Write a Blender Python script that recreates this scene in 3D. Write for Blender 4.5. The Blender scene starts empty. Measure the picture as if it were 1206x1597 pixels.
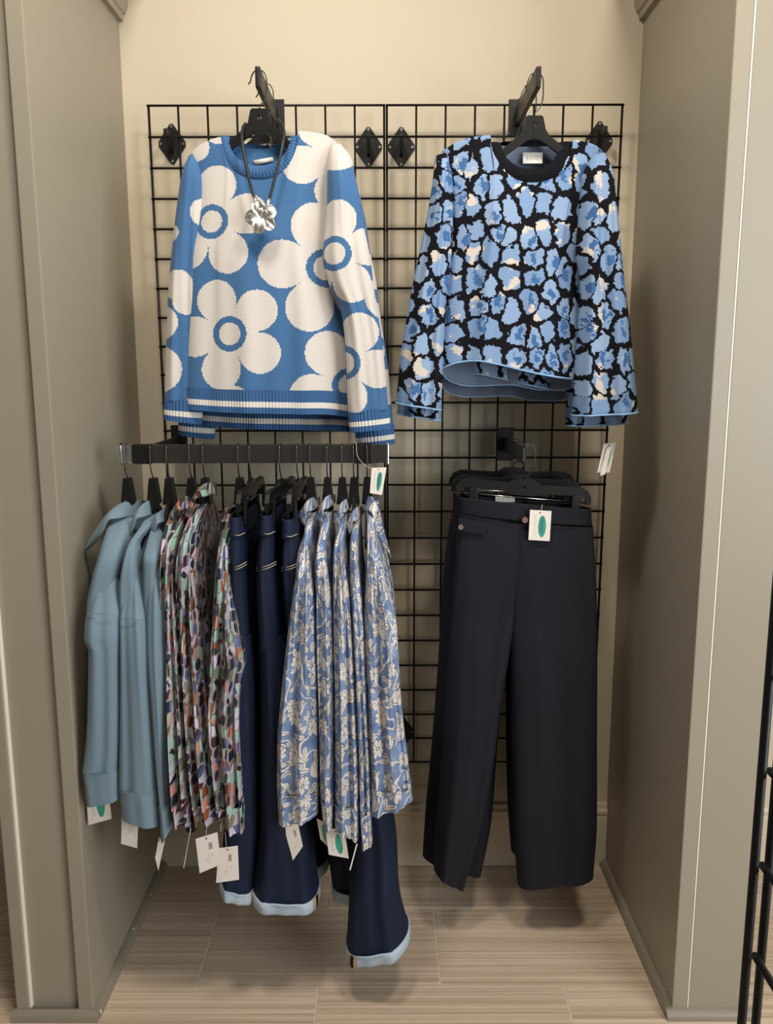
import bpy, bmesh, math, random
import numpy as np
from mathutils import Matrix, Vector

# ------------------------------------------------------------------ camera
sc = bpy.context.scene
col = sc.collection
W, HH, FPX = 1206.0, 1597.0, 1285.0
CAM = np.array([0.0, -2.348, 1.514])
TH, RO = math.radians(9.76), math.radians(0.12)
U0 = np.array([0, math.sin(TH), math.cos(TH)])
FW = np.array([0, math.cos(TH), -math.sin(TH)])
RT = math.cos(RO) * np.array([1., 0, 0]) - math.sin(RO) * U0
UP = math.sin(RO) * np.array([1., 0, 0]) + math.cos(RO) * U0
cd = bpy.data.cameras.new('camera')
cam = bpy.data.objects.new('camera', cd)
col.objects.link(cam)
cd.sensor_fit = 'HORIZONTAL'; cd.sensor_width = 36; cd.lens = 36 * FPX / W
cd.clip_start = 0.02
cam.matrix_world = Matrix(((RT[0], UP[0], -FW[0], CAM[0]), (RT[1], UP[1], -FW[1], CAM[1]),
                           (RT[2], UP[2], -FW[2], CAM[2]), (0, 0, 0, 1)))
sc.camera = cam
sc.view_settings.view_transform = 'Standard'
sc.view_settings.look = 'None'
sc.view_settings.exposure = 0.30
sc.view_settings.gamma = 1.0
sc.view_settings.use_curve_mapping = False

# ------------------------------------------------------------------ light
wd = bpy.data.worlds.new('shop_ambient'); sc.world = wd; wd.use_nodes = True
wd.node_tree.nodes['Background'].inputs[0].default_value = (1.0, 0.96, 0.90, 1)
wd.node_tree.nodes['Background'].inputs[1].default_value = 0.105


def area(name, loc, target, size, size_y, power, color):
    l = bpy.data.lights.new(name, 'AREA'); l.shape = 'RECTANGLE'
    l.size = size; l.size_y = size_y; l.energy = power; l.color = color
    o = bpy.data.objects.new(name, l); col.objects.link(o)
    o.location = loc
    o.rotation_euler = (Vector(target) - Vector(loc)).to_track_quat('-Z', 'Y').to_euler()
    return o


# shop window on the right, behind the photographer; warm ceiling fittings above the aisle
area('window_light', (2.3, -2.9, 1.75), (-0.4, -0.3, 1.1), 1.8, 2.0, 62, (0.94, 0.98, 1.0))
area('ceiling_light', (-0.30, -1.30, 3.1), (-0.25, -0.85, 0.0), 0.30, 0.30, 17, (1.0, 0.92, 0.80))
area('ceiling_light', (0.55, -1.45, 3.1), (0.40, -0.85, 0.0), 0.30, 0.30, 17, (1.0, 0.90, 0.77))


# ------------------------------------------------------------------ helpers
def s2l(c):
    c = c / 255.0
    return c / 12.92 if c <= 0.04045 else ((c + 0.055) / 1.055) ** 2.4


def rgb(r, g, b):
    return (s2l(r), s2l(g), s2l(b), 1.0)


def at(px, py, Y):
    """the point on the vertical plane Y seen at pixel px, py"""
    px = np.asarray(px, float); py = np.asarray(py, float); Y = np.asarray(Y, float)
    px, py, Y = np.broadcast_arrays(px, py, Y)
    a = (px - W / 2) / FPX; b = -(py - HH / 2) / FPX
    d = FW + a[..., None] * RT + b[..., None] * UP
    t = (Y - CAM[1]) / d[..., 1]
    return CAM + d * t[..., None]


def cat(xs, ys, x):
    """smooth interpolation through points"""
    xs = np.asarray(xs, float); ys = np.asarray(ys, float)
    if ys.ndim == 1: ys = ys[:, None]
    n = len(xs)
    m = np.zeros_like(ys)
    d = np.diff(ys, axis=0) / np.diff(xs)[:, None]
    m[0] = d[0]; m[-1] = d[-1]
    if n > 2: m[1:-1] = np.where(d[:-1] * d[1:] > 0, (d[:-1] + d[1:]) / 2, 0)
    i = np.clip(np.searchsorted(xs, x, side='right') - 1, 0, n - 2)
    h = (xs[i + 1] - xs[i]); t = ((x - xs[i]) / h)[:, None]; h = h[:, None]
    return (ys[i] * (2 * t**3 - 3 * t**2 + 1) + m[i] * h * (t**3 - 2 * t**2 + t)
            + ys[i + 1] * (-2 * t**3 + 3 * t**2) + m[i + 1] * h * (t**3 - t**2))


def poly(pts, n):
    """resample a polyline smoothly by length"""
    p = np.asarray(pts, float)
    L = np.r_[0, np.cumsum(np.maximum(np.linalg.norm(np.diff(p, axis=0), axis=1), 1e-6))]
    return cat(L, p, np.linspace(0, L[-1], n))


def gridmesh(P, UV=None, smooth=True):
    n, m = P.shape[:2]
    i = np.arange(n * m).reshape(n, m)
    f = np.stack([i[:-1, :-1], i[1:, :-1], i[1:, 1:], i[:-1, 1:]], -1).reshape(-1, 4)
    return dict(v=P.reshape(-1, 3), f=f, uv=None if UV is None else UV.reshape(-1, 2), smooth=smooth)


def merge(*ds):
    v = []; f = []; o = 0
    for d in ds:
        v.append(np.asarray(d['v'], float)); f += [tuple(int(k) + o for k in q) for q in d['f']]
        o += len(d['v'])
    uv = None
    if all(d.get('uv') is not None for d in ds): uv = np.concatenate([d['uv'] for d in ds])
    return dict(v=np.concatenate(v), f=f, uv=uv, smooth=ds[0].get('smooth', True))


def box(x0, x1, y0, y1, z0, z1, bev=0.0):
    bm = bmesh.new()
    vs = [bm.verts.new(p) for p in ((x0, y0, z0), (x1, y0, z0), (x1, y1, z0), (x0, y1, z0),
                                    (x0, y0, z1), (x1, y0, z1), (x1, y1, z1), (x0, y1, z1))]
    for q in ((3, 2, 1, 0), (4, 5, 6, 7), (0, 1, 5, 4), (1, 2, 6, 5), (2, 3, 7, 6), (3, 0, 4, 7)):
        bm.faces.new([vs[k] for k in q])
    if bev:
        bmesh.ops.bevel(bm, geom=bm.edges[:], offset=bev, segments=2, affect='EDGES', profile=0.6)
    return frombm(bm, False)


def frombm(bm, smooth=False):
    bm.verts.ensure_lookup_table(); bm.verts.index_update()
    d = dict(v=np.array([v.co[:] for v in bm.verts]), f=[tuple(v.index for v in f.verts) for f in bm.faces],
             uv=None, smooth=smooth)
    bm.free()
    return d


def tube(path, r, n=8, closed=False, caps=True):
    p = np.asarray(path, float); k = len(p)
    if closed: t = np.roll(p, -1, 0) - np.roll(p, 1, 0)
    else:
        t = np.gradient(p, axis=0)
    t /= np.maximum(np.linalg.norm(t, axis=1), 1e-9)[:, None]
    up = np.array([0., 0, 1]) if abs(t[0, 2]) < 0.9 else np.array([0., 1, 0])
    N = []
    a = up - t[0] * (up @ t[0]); a /= np.linalg.norm(a)
    for i in range(k):
        a = a - t[i] * (a @ t[i]); a /= max(np.linalg.norm(a), 1e-9); N.append(a)
    N = np.array(N); B = np.cross(t, N)
    r = np.broadcast_to(np.asarray(r, float), (k,))
    ang = np.linspace(0, 2 * np.pi, n, endpoint=False)
    P = p[:, None] + r[:, None, None] * (np.cos(ang)[None, :, None] * N[:, None] + np.sin(ang)[None, :, None] * B[:, None])
    f = []
    for i in range(k if closed else k - 1):
        i2 = (i + 1) % k
        for j in range(n):
            f.append((i * n + j, i * n + (j + 1) % n, i2 * n + (j + 1) % n, i2 * n + j))
    if caps and not closed:
        f.append(tuple(range(n))[::-1]); f.append(tuple((k - 1) * n + j for j in range(n)))
    return dict(v=P.reshape(-1, 3), f=f, uv=None, smooth=True)


def prism(outline, holes, y0, y1, bev=0.0):
    """flat outline in x,z extruded along y"""
    bm = bmesh.new()
    edges = []
    for loop in [outline] + list(holes):
        vs = [bm.verts.new((x, y0, z)) for x, z in loop]
        for i in range(len(vs)): edges.append(bm.edges.new((vs[i], vs[(i + 1) % len(vs)])))
    bmesh.ops.triangle_fill(bm, use_beauty=True, use_dissolve=False, edges=edges)
    r = bmesh.ops.extrude_face_region(bm, geom=bm.faces[:])
    for v in [g for g in r['geom'] if isinstance(g, bmesh.types.BMVert)]: v.co.y = y1
    bmesh.ops.recalc_face_normals(bm, faces=bm.faces[:])
    return frombm(bm, False)


def xform(d, M):
    d = dict(d); M = np.array(M)
    d['v'] = np.asarray(d['v']) @ M[:3, :3].T + M[:3, 3]
    return d


def mesh(name, d, mats):
    me = bpy.data.meshes.new(name)
    f = d['f']
    me.from_pydata(np.asarray(d['v'], float).tolist(), [], f.tolist() if isinstance(f, np.ndarray) else f)
    if d.get('uv') is not None:
        uvl = me.uv_layers.new(name='UVMap')
        li = np.zeros(len(me.loops), dtype=np.int32); me.loops.foreach_get('vertex_index', li)
        uvl.data.foreach_set('uv', np.asarray(d['uv'], np.float32)[li].ravel())
    if d.get('smooth', True):
        me.polygons.foreach_set('use_smooth', np.ones(len(me.polygons), dtype=bool))
    for m in (mats if isinstance(mats, (list, tuple)) else [mats]): me.materials.append(m)
    me.update()
    return me


ORG = {}


def tag(o, label=None, cat_=None, group=None, kind=None):
    if label: o['label'] = label
    if cat_: o['category'] = cat_
    if group: o['group'] = group
    if kind: o['kind'] = kind
    return o


def thing(name, loc, label, cat_, group=None, rotz=0.0):
    o = bpy.data.objects.new(name, None); col.objects.link(o)
    o.empty_display_size = 0.05
    o.location = loc; o.rotation_euler = (0, 0, rotz)
    ORG[o.name] = np.array(loc, float)
    return tag(o, label, cat_, group)


def part(name, d, mat, parent=None, label=None, kind=None, local=False, solid=0.0):
    """a mesh object; world coordinates unless local"""
    off = np.zeros(3)
    if parent is not None and not local: off = ORG.get(parent.name, np.zeros(3))
    d = dict(d); d['v'] = np.asarray(d['v'], float) - off
    o = bpy.data.objects.new(name, mesh(name, d, mat)); col.objects.link(o)
    if parent is not None: o.parent = parent
    ORG[o.name] = off
    if solid:
        m = o.modifiers.new('thickness', 'SOLIDIFY'); m.thickness = abs(solid); m.offset = -1 if solid > 0 else 1
        if isinstance(mat, (list, tuple)) and len(mat) > 1: m.material_offset = 1
    return tag(o, label, None, None, kind)


def struct(name, d, mat):
    return tag(part(name, d, mat), kind='structure')


def copy_tree(o, parent=None):
    c = o.copy(); col.objects.link(c)
    if parent is not None: c.parent = parent
    for ch in [x for x in bpy.data.objects if x.parent == o]: copy_tree(ch, c)
    return c


# ------------------------------------------------------------------ materials
class X:
    """a value inside a node tree, with arithmetic"""
    def __init__(s, t, sock): s.t = t; s.k = sock
    def op(s, o, *a):
        n = s.t.nodes.new('ShaderNodeMath'); n.operation = o
        for i, v in enumerate((s,) + a):
            if isinstance(v, X): s.t.links.new(v.k, n.inputs[i])
            else: n.inputs[i].default_value = float(v)
        return X(s.t, n.outputs[0])
    def __add__(s, b): return s.op('ADD', b)
    def __radd__(s, b): return s.op('ADD', b)
    def __sub__(s, b): return s.op('SUBTRACT', b)
    def __rsub__(s, b): return (s * -1.0) + b
    def __mul__(s, b): return s.op('MULTIPLY', b)
    def __rmul__(s, b): return s.op('MULTIPLY', b)
    def __truediv__(s, b): return s.op('DIVIDE', b)
    def lt(s, b): return s.op('LESS_THAN', b)
    def gt(s, b): return s.op('GREATER_THAN', b)
    def mx(s, b): return s.op('MAXIMUM', b)
    def mn(s, b): return s.op('MINIMUM', b)
    def ab(s): return s.op('ABSOLUTE')
    def sin(s): return s.op('SINE')
    def cos(s): return s.op('COSINE')
    def floor(s): return s.op('FLOOR')
    def frac(s): return s.op('FRACT')
    def sqrt(s): return s.op('SQRT')
    def pw(s, b): return s.op('POWER', b)
    def atan2(s, b): return s.op('ARCTAN2', b)
    def step(s, a, b):
        n = s.t.nodes.new('ShaderNodeMapRange'); n.interpolation_type = 'SMOOTHSTEP'
        s.t.links.new(s.k, n.inputs[0]); n.inputs[1].default_value = a; n.inputs[2].default_value = b
        return X(s.t, n.outputs[0])


class Mat:
    def __init__(s, name, color=(0.5, 0.5, 0.5, 1), rough=0.6, metal=0.0, spec=0.5, sheen=0.0):
        s.m = bpy.data.materials.new(name); s.m.use_nodes = True
        s.t = s.m.node_tree; s.b = s.t.nodes['Principled BSDF']
        s.b.inputs['Base Color'].default_value = color
        s.b.inputs['Roughness'].default_value = rough
        s.b.inputs['Metallic'].default_value = metal
        s.b.inputs['Specular IOR Level'].default_value = spec
        if sheen:
            s.b.inputs['Sheen Weight'].default_value = sheen
            s.b.inputs['Sheen Roughness'].default_value = 0.5
    def node(s, ty, **kw):
        n = s.t.nodes.new(ty)
        for k, v in kw.items(): setattr(n, k, v)
        return n
    def uv(s):
        n = s.node('ShaderNodeUVMap'); n.uv_map = 'UVMap'
        q = s.node('ShaderNodeSeparateXYZ'); s.t.links.new(n.outputs[0], q.inputs[0])
        return X(s.t, q.outputs[0]), X(s.t, q.outputs[1])
    def obj(s):
        n = s.node('ShaderNodeTexCoord')
        q = s.node('ShaderNodeSeparateXYZ'); s.t.links.new(n.outputs['Object'], q.inputs[0])
        return X(s.t, q.outputs[0]), X(s.t, q.outputs[1]), X(s.t, q.outputs[2])
    def vec(s, x, y, z=0.0):
        n = s.node('ShaderNodeCombineXYZ')
        for i, v in enumerate((x, y, z)):
            if isinstance(v, X): s.t.links.new(v.k, n.inputs[i])
            else: n.inputs[i].default_value = v
        return n.outputs[0]
    def noise(s, v, scale=5.0, detail=2.0, rough=0.5, dim='3D'):
        n = s.node('ShaderNodeTexNoise', noise_dimensions=dim)
        if v is not None: s.t.links.new(v, n.inputs['Vector'])
        n.inputs['Scale'].default_value = scale; n.inputs['Detail'].default_value = detail
        n.inputs['Roughness'].default_value = rough
        return X(s.t, n.outputs['Fac'])
    def voronoi(s, v, scale=1.0, feature='F1', rnd=1.0, metric='EUCLIDEAN'):
        n = s.node('ShaderNodeTexVoronoi', voronoi_dimensions='2D', feature=feature)
        if feature != 'DISTANCE_TO_EDGE': n.distance = metric
        s.t.links.new(v, n.inputs['Vector'])
        n.inputs['Scale'].default_value = scale; n.inputs['Randomness'].default_value = rnd
        return n
    def white(s, v):
        n = s.node('ShaderNodeTexWhiteNoise', noise_dimensions='2D'); s.t.links.new(v, n.inputs['Vector'])
        q = s.node('ShaderNodeSeparateColor'); s.t.links.new(n.outputs['Color'], q.inputs[0])
        return [X(s.t, q.outputs[i]) for i in range(3)]
    def mix(s, f, a, b):
        n = s.node('ShaderNodeMix', data_type='RGBA')
        if isinstance(f, X): s.t.links.new(f.k, n.inputs[0])
        else: n.inputs[0].default_value = f
        for i, c in ((6, a), (7, b)):
            if isinstance(c, tuple): n.inputs[i].default_value = c
            else: s.t.links.new(c, n.inputs[i])
        return n.outputs[2]
    def ramp(s, f, stops, const=False):
        n = s.node('ShaderNodeValToRGB')
        if const: n.color_ramp.interpolation = 'CONSTANT'
        e = n.color_ramp.elements
        while len(e) < len(stops): e.new(0.5)
        for i, (p, c) in enumerate(stops): e[i].position = p; e[i].color = c
        s.t.links.new(f.k, n.inputs[0])
        return n.outputs[0]
    def color(s, c):
        s.t.links.new(c, s.b.inputs['Base Color']); return s
    def rough(s, r):
        s.t.links.new(r.k, s.b.inputs['Roughness']); return s
    def bump(s, h, strength=0.3, dist=0.002):
        n = s.node('ShaderNodeBump'); n.inputs['Strength'].default_value = strength
        n.inputs['Distance'].default_value = dist
        s.t.links.new(h.k, n.inputs['Height']); s.t.links.new(n.outputs[0], s.b.inputs['Normal'])
        return s


def paint(name, c, rough=0.55, var=0.06, scale=3.0, bump=0.05):
    m = Mat(name, c, rough)
    v = m.node('ShaderNodeTexCoord').outputs['Object']
    n = m.noise(v, scale, 3.0)
    dark = tuple(k * (1 - var) for k in c[:3]) + (1,)
    lite = tuple(min(1, k * (1 + var)) for k in c[:3]) + (1,)
    m.color(m.mix(n, dark, lite))
    if bump: m.bump(m.noise(v, 220.0, 2.0), bump, 0.001)
    return m.m


MAT = {}
MAT['cream'] = paint('cream_wall_paint', rgb(212, 199, 175), 0.7, 0.04)
MAT['taupe'] = paint('taupe_satin_paint', rgb(158, 150, 133), 0.42, 0.04)
MAT['trim'] = paint('ivory_trim_paint', rgb(214, 202, 178), 0.45, 0.03)
MAT['caulk_and_highlight'] = paint('white_caulk_and_highlight', rgb(240, 236, 222), 0.5, 0.02)  # caulking on the right wall; on the left a painted stile-edge highlight
MAT['grout'] = paint('pale_grout', rgb(205, 190, 168), 0.9, 0.08, 20)
MAT['blackwire'] = Mat('black_coated_wire', rgb(20, 18, 18), 0.42, spec=0.35).m
MAT['blackmetal'] = Mat('black_powder_coat', rgb(24, 23, 23), 0.42, spec=0.35).m
MAT['railmetal'] = Mat('charcoal_rail', rgb(48, 45, 43), 0.36, spec=0.4).m
MAT['plastic'] = Mat('black_plastic', rgb(19, 18, 18), 0.36, spec=0.4).m
MAT['chrome'] = Mat('chrome', (0.75, 0.74, 0.72, 1), 0.18, 1.0).m
MAT['wirehook'] = Mat('dark_steel_hook', (0.10, 0.095, 0.09, 1), 0.3, 0.9).m
MAT['screw'] = Mat('dull_screw', (0.30, 0.28, 0.25, 1), 0.4, 0.9).m
MAT['string'] = Mat('tag_string', rgb(215, 210, 200), 0.6).m


def chips_paint():
    m = Mat('chipped_taupe_paint', rgb(140, 131, 114), 0.42)
    v = m.node('ShaderNodeTexCoord').outputs['Object']
    n = m.noise(v, 28.0, 3.0, 0.6)
    m.color(m.mix(n.step(0.690, 0.698), rgb(140, 131, 114), rgb(225, 215, 195)))
    return m.m


MAT['shoe'] = chips_paint()


def tile_mat():
    m = Mat('wood_look_tile', rgb(150, 130, 108), 0.40)
    tc = m.node('ShaderNodeTexCoord').outputs['Object']
    oi = X(m.t, m.node('ShaderNodeObjectInfo').outputs['Random'])
    x, y, z = m.obj()
    st = m.noise(m.vec(x * 1.1, y * 230.0, oi * 50.0), 1.0, 2.0, 0.6)
    st2 = m.noise(m.vec(x * 0.5, y * 60.0, oi * 20.0), 1.0, 1.0)
    f = st * 0.65 + st2 * 0.35
    c = m.ramp(f, [(0.32, rgb(166, 146, 124)), (0.50, rgb(200, 178, 154)), (0.68, rgb(224, 204, 181))])
    m.color(c)
    m.bump(f, 0.12, 0.001)
    return m.m


MAT['tile'] = tile_mat()

FLOWER_BODY = [  # cx, cy, radius, first petal angle (deg, clockwise from right), ring
    (333, 348, 88, -83, 1), (362.5, 521, 87, -112, 1), (509, 419, 103, -104, 1), (545, 600, 94, -124, 1),
    (524, 246, 84, -123, 0), (308, 196, 56, 90, 0), (369, 672, 72, -90, 0)]
FLOWER_RS = [(521, 395, 84, -85, 1), (535, 565, 84, -62, 1), (602, 462, 34, 180, 0), (525, 232, 34, 60, 0),
             (600, 345, 30, 180, 0)]
FLOWER_LS = [(277, 444, 24, 0, 0), (291, 468, 22, 0, 0), (252, 502, 26, 10, 0), (248, 575, 36, 20, 0), (266, 362, 13, 0, 0),
             (318, 330, 22, 0, 0)]
KOFF = 1000.0


def flower_knit(name, flowers, du=0.0):
    m = Mat(name, rgb(68, 124, 184), 0.85, sheen=0.15)
    u, v = m.uv()
    q = 1.7
    us = (u / q).floor() * q; vs = (v / q).floor() * q
    tot = None
    for (cx, cy, R, a0, ring) in flowers:
        dx = us - (cx + du); dy = vs - cy
        r = (dx * dx + dy * dy).sqrt()
        if ring == 0 and R < 50:
            f = r.lt(R)
        else:
            th = dy.atan2(dx)
            lob = ((th - math.radians(a0)) * 2.5).cos().ab().pw(0.45)
            f = r.lt(lob * (R * 0.62) + R * 0.38)
            if ring:
                k = 27.0 if R < 100 else 30.0
                f = f * (1.0 - (r.lt(k) * r.gt(k * 0.64)))
        tot = f if tot is None else tot.mx(f)
    st = (u * (2 * math.pi / 1.7)).sin() * 0.5 + (v * (2 * math.pi / 2.2)).sin() * 0.5
    n = m.noise(m.vec(u, v), 0.9, 1.0)
    blue = m.mix(n, rgb(50, 96, 146), rgb(70, 118, 166))
    white = m.mix(n, rgb(204, 196, 189), rgb(226, 220, 214))
    m.color(m.mix(tot, blue, white))
    m.bump(st, 0.25, 0.0008)
    return m.m


MAT['knit_body'] = flower_knit('blue_flower_knit_body', FLOWER_BODY)
MAT['knit_rs'] = flower_knit('blue_flower_knit_right_sleeve', FLOWER_RS)
MAT['knit_ls'] = flower_knit('blue_flower_knit_left_sleeve', FLOWER_LS)


def rib_mat(name, c, stripe=None):
    """ribbed knit; v runs 0..1 down the band"""
    m = Mat(name, rgb(*c), 0.85, sheen=0.15)
    if stripe:
        u, v = m.uv()
        f = v.gt(stripe[0]) * v.lt(stripe[1])
        m.color(m.mix(f, rgb(*c), rgb(222, 217, 211)))
    return m.m


MAT['rib'] = rib_mat('blue_rib_knit', (54, 100, 150))
MAT['rib_stripe'] = rib_mat('blue_rib_knit_white_stripe', (50, 94, 144), (0.50, 0.74))
MAT['rib_black'] = Mat('black_rib_knit', rgb(20, 20, 25), 0.9, spec=0.15).m


def leopard():
    m = Mat('blue_leopard_knit', rgb(130, 170, 220), 0.9, spec=0.15)
    u, v = m.uv()
    q = 1.4
    us = (u / q).floor() * q; vs = (v / q).floor() * q
    n1 = m.noise(m.vec(us, vs), 0.085, 2.0) - 0.5; n2 = m.noise(m.vec(us + 531.0, vs + 77.0), 0.085, 2.0) - 0.5
    x = us / 27.0 + n1 * 0.6; y = vs / 39.0 + n2 * 0.6
    p = m.vec(x, y)
    e = X(m.t, m.voronoi(p, 1.0, 'DISTANCE_TO_EDGE', 0.85).outputs['Distance'])
    vf = m.voronoi(p, 1.0, 'F1', 0.85)
    d = X(m.t, vf.outputs['Distance'])
    sep = m.node('ShaderNodeSeparateColor'); m.t.links.new(vf.outputs['Color'], sep.inputs[0])
    r1 = X(m.t, sep.outputs[0]); r2 = X(m.t, sep.outputs[1])
    jag = m.noise(m.vec(us, vs), 0.35, 1.0) - 0.5
    spot = (e - d * 0.34 + jag * 0.08).gt(-0.055)
    core = (d + n1 * 0.9 + jag * 0.25).lt(0.20) * r1.gt(0.40)
    cream = (m.noise(m.vec(us, vs), 0.032, 1.0) + jag * 0.15).gt(0.63)
    light = m.mix(r2, rgb(124, 154, 194), rgb(150, 174, 206))
    c = m.mix(cream, light, rgb(214, 203, 192))
    c = m.mix(core, c, rgb(70, 110, 162))
    c = m.mix(spot, rgb(20, 19, 24), c)
    m.color(c)
    m.bump((u * 3.7).sin() * 0.5 + (v * 2.9).sin() * 0.5, 0.2, 0.0008)
    return m.m


MAT['leopard'] = leopard()
MAT['leopard_in'] = Mat('grey_blue_knit_inside', rgb(98, 112, 134), 0.9).m
MAT['pale_trim'] = Mat('pale_blue_edge_knit', rgb(146, 186, 228), 0.85).m


def cotton(name, c, var=0.08, sheen=0.1):
    m = Mat(name, rgb(*c), 0.75, sheen=sheen, spec=0.3)
    v = m.node('ShaderNodeTexCoord').outputs['Object']
    n = m.noise(v, 9.0, 3.0)
    a = tuple(k * (1 - var) for k in c); b = tuple(min(255, k * (1 + var)) for k in c)
    m.color(m.mix(n, rgb(*a), rgb(*b)))
    m.bump(m.noise(v, 500.0, 1.0), 0.08, 0.0006)
    return m.m


MAT['poplin'] = cotton('dusty_blue_poplin', (116, 139, 154), 0.03)
MAT['navy'] = cotton('navy_twill', (20, 20, 30), 0.05, 0.0)
MAT['navy2'] = cotton('navy_twill_deep', (15, 16, 27), 0.05, 0.0)


def denim():
    m = Mat('dark_indigo_denim', rgb(28, 42, 74), 0.75, spec=0.3)
    tc = m.node('ShaderNodeTexCoord').outputs['Object']
    x, y, z = m.obj()
    n = m.noise(tc, 7.0, 3.0); s = m.noise(m.vec(x * 700.0, y * 700.0, z * 60.0), 1.0, 1.0)
    m.color(m.mix(n * 0.7 + s * 0.3, rgb(11, 17, 34), rgb(24, 37, 66)))
    m.bump(s, 0.15, 0.0006)
    return m.m


MAT['denim'] = denim()
MAT['denim_in'] = cotton('pale_denim_turn_up', (170, 186, 200), 0.08)
MAT['stitch'] = Mat('tan_stitching', rgb(198, 182, 158), 0.7).m
MAT['selvedge'] = Mat('tan_side_tape', rgb(176, 150, 122), 0.8).m


def geo_satin():
    m = Mat('geometric_satin', rgb(180, 170, 176), 0.32, spec=0.6)
    u, v = m.uv()
    w = m.noise(m.vec(u, v), 22.0, 1.0) - 0.5
    cw, ch = 0.0290, 0.0270
    x = u / cw + w * 0.9
    y = v / ch + x.floor() * 0.43
    a, b, c3 = m.white(m.vec(x.floor(), y.floor()))
    lx = x.frac() - 0.5; ly = y.frac() - 0.5
    r = (lx * lx + ly * ly).sqrt()
    split = (lx * (b - 0.5) * 6.0 + ly * 1.2).gt(0.02)
    disc = r.lt(0.46) * b.lt(0.34)
    rect = lx.ab().lt(0.42) * ly.ab().lt(0.44) * b.gt(0.34) * b.lt(0.66)
    tri = (lx.ab() + ly.ab()).lt(0.50) * b.gt(0.66) * b.lt(0.82)
    lens = ((lx + 0.35) * (lx + 0.35) + ly * ly).sqrt().lt(0.62) * ((lx - 0.35) * (lx - 0.35) + ly * ly).sqrt().lt(0.62) * b.gt(0.82)
    half = split * disc.mx(tri) + lx.gt(0.08) * rect
    shape = disc.mx(rect).mx(tri).mx(lens)
    pal = m.ramp(a, [(0.0, rgb(26, 44, 58)), (0.26, rgb(70, 38, 46)), (0.42, rgb(148, 76, 44)), (0.50, rgb(150, 190, 176)),
                     (0.64, rgb(206, 138, 122)), (0.72, rgb(70, 84, 136)), (0.80, rgb(128, 130, 104)), (0.90, rgb(206, 200, 216))], True)
    base = m.ramp(c3, [(0.0, rgb(160, 148, 150)), (0.4, rgb(184, 172, 184)), (0.7, rgb(112, 102, 94))], True)
    pal2 = m.ramp((a * 3.7 + c3 * 2.3).frac(), [(0.0, rgb(36, 58, 72)), (0.2, rgb(160, 196, 184)), (0.4, rgb(66, 36, 44)), (0.55, rgb(196, 186, 204)), (0.72, rgb(150, 80, 48)), (0.86, rgb(92, 100, 146))], True)
    m.color(m.mix(shape.mn(1.0), base, m.mix(half.mn(1.0), pal, pal2)))
    return m.m


MAT['geo'] = geo_satin()


def floral():
    m = Mat('blue_floral_satin', rgb(110, 140, 190), 0.36, spec=0.6)
    u, v = m.uv()
    wn = m.noise(m.vec(u, v), 26.0, 2.0)
    bg = m.ramp(wn, [(0.3, rgb(96, 118, 158)), (0.55, rgb(122, 145, 184)), (0.75, rgb(148, 170, 204))])
    cream, ink = rgb(224, 217, 210), rgb(58, 70, 104)
    total = None; dark = None

    def cells(scale, off, rnd):
        p = m.vec(u + off, v + off * 0.7)
        vo = m.voronoi(p, scale, 'F1', rnd)
        sp = m.node('ShaderNodeSeparateXYZ'); m.t.links.new(vo.outputs['Position'], sp.inputs[0])
        dx = (u + off) - X(m.t, sp.outputs[0]); dy = (v + off * 0.7) - X(m.t, sp.outputs[1])
        sc_ = m.node('ShaderNodeSeparateColor'); m.t.links.new(vo.outputs['Color'], sc_.inputs[0])
        return dx, dy, X(m.t, sc_.outputs[0]), X(m.t, sc_.outputs[1])
    # vines
    vn = m.noise(m.vec(u, v), 11.0, 0.5)
    for lvl in (0.42, 0.57):
        f = (vn - lvl).ab().lt(0.011)
        total = f if total is None else total.mx(f)
    # leaves and buds
    for scale, off, a, b in ((24.0, 3.3, 0.0150, 0.0060), (30.0, 7.7, 0.0105, 0.0048)):
        dx, dy, r1, r2 = cells(scale, off, 0.8)
        th = r1 * 6.283
        c, s = th.cos(), th.sin()
        lx = (dx * c + dy * s) / a; ly = (dy * c - dx * s) / b + lx * lx * 0.5 - 0.2
        e = lx * lx + ly * ly
        total = total.mx(e.lt(1.0))
        dk = e.gt(1.0) * e.lt(1.5) * ly.gt(0.0)
        vein = ly.ab().lt(0.13) * e.lt(0.75)
        dk = dk.mx(vein)
        dark = dk if dark is None else dark.mx(dk)
    # daisies
    dx, dy, r1, r2 = cells(13.5, 1.1, 0.7)
    r = (dx * dx + dy * dy).sqrt()
    th = dy.atan2(dx) + r1 * 6.283
    pet = (th * 4.0).cos().ab().pw(0.6)
    R = r2 * 0.006 + 0.0160
    fl = (r / R).lt(pet * 0.45 + 0.55)
    edge = (r / R).lt(pet * 0.45 + 0.66)
    lines = ((th * 4.0).cos().ab().lt(0.22) * (r / R).lt(0.7)).mx((r / R).lt(0.22) * (r / R).gt(0.12))
    total = total.mx(fl)
    dark = (dark * (1.0 - edge)).mx(edge * (1.0 - fl) * (dy).gt(-0.004)).mx(lines)
    c = m.mix(total, bg, cream)
    c = m.mix(dark * 0.85, c, ink)
    m.color(c)
    return m.m


MAT['floral'] = floral()


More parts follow.
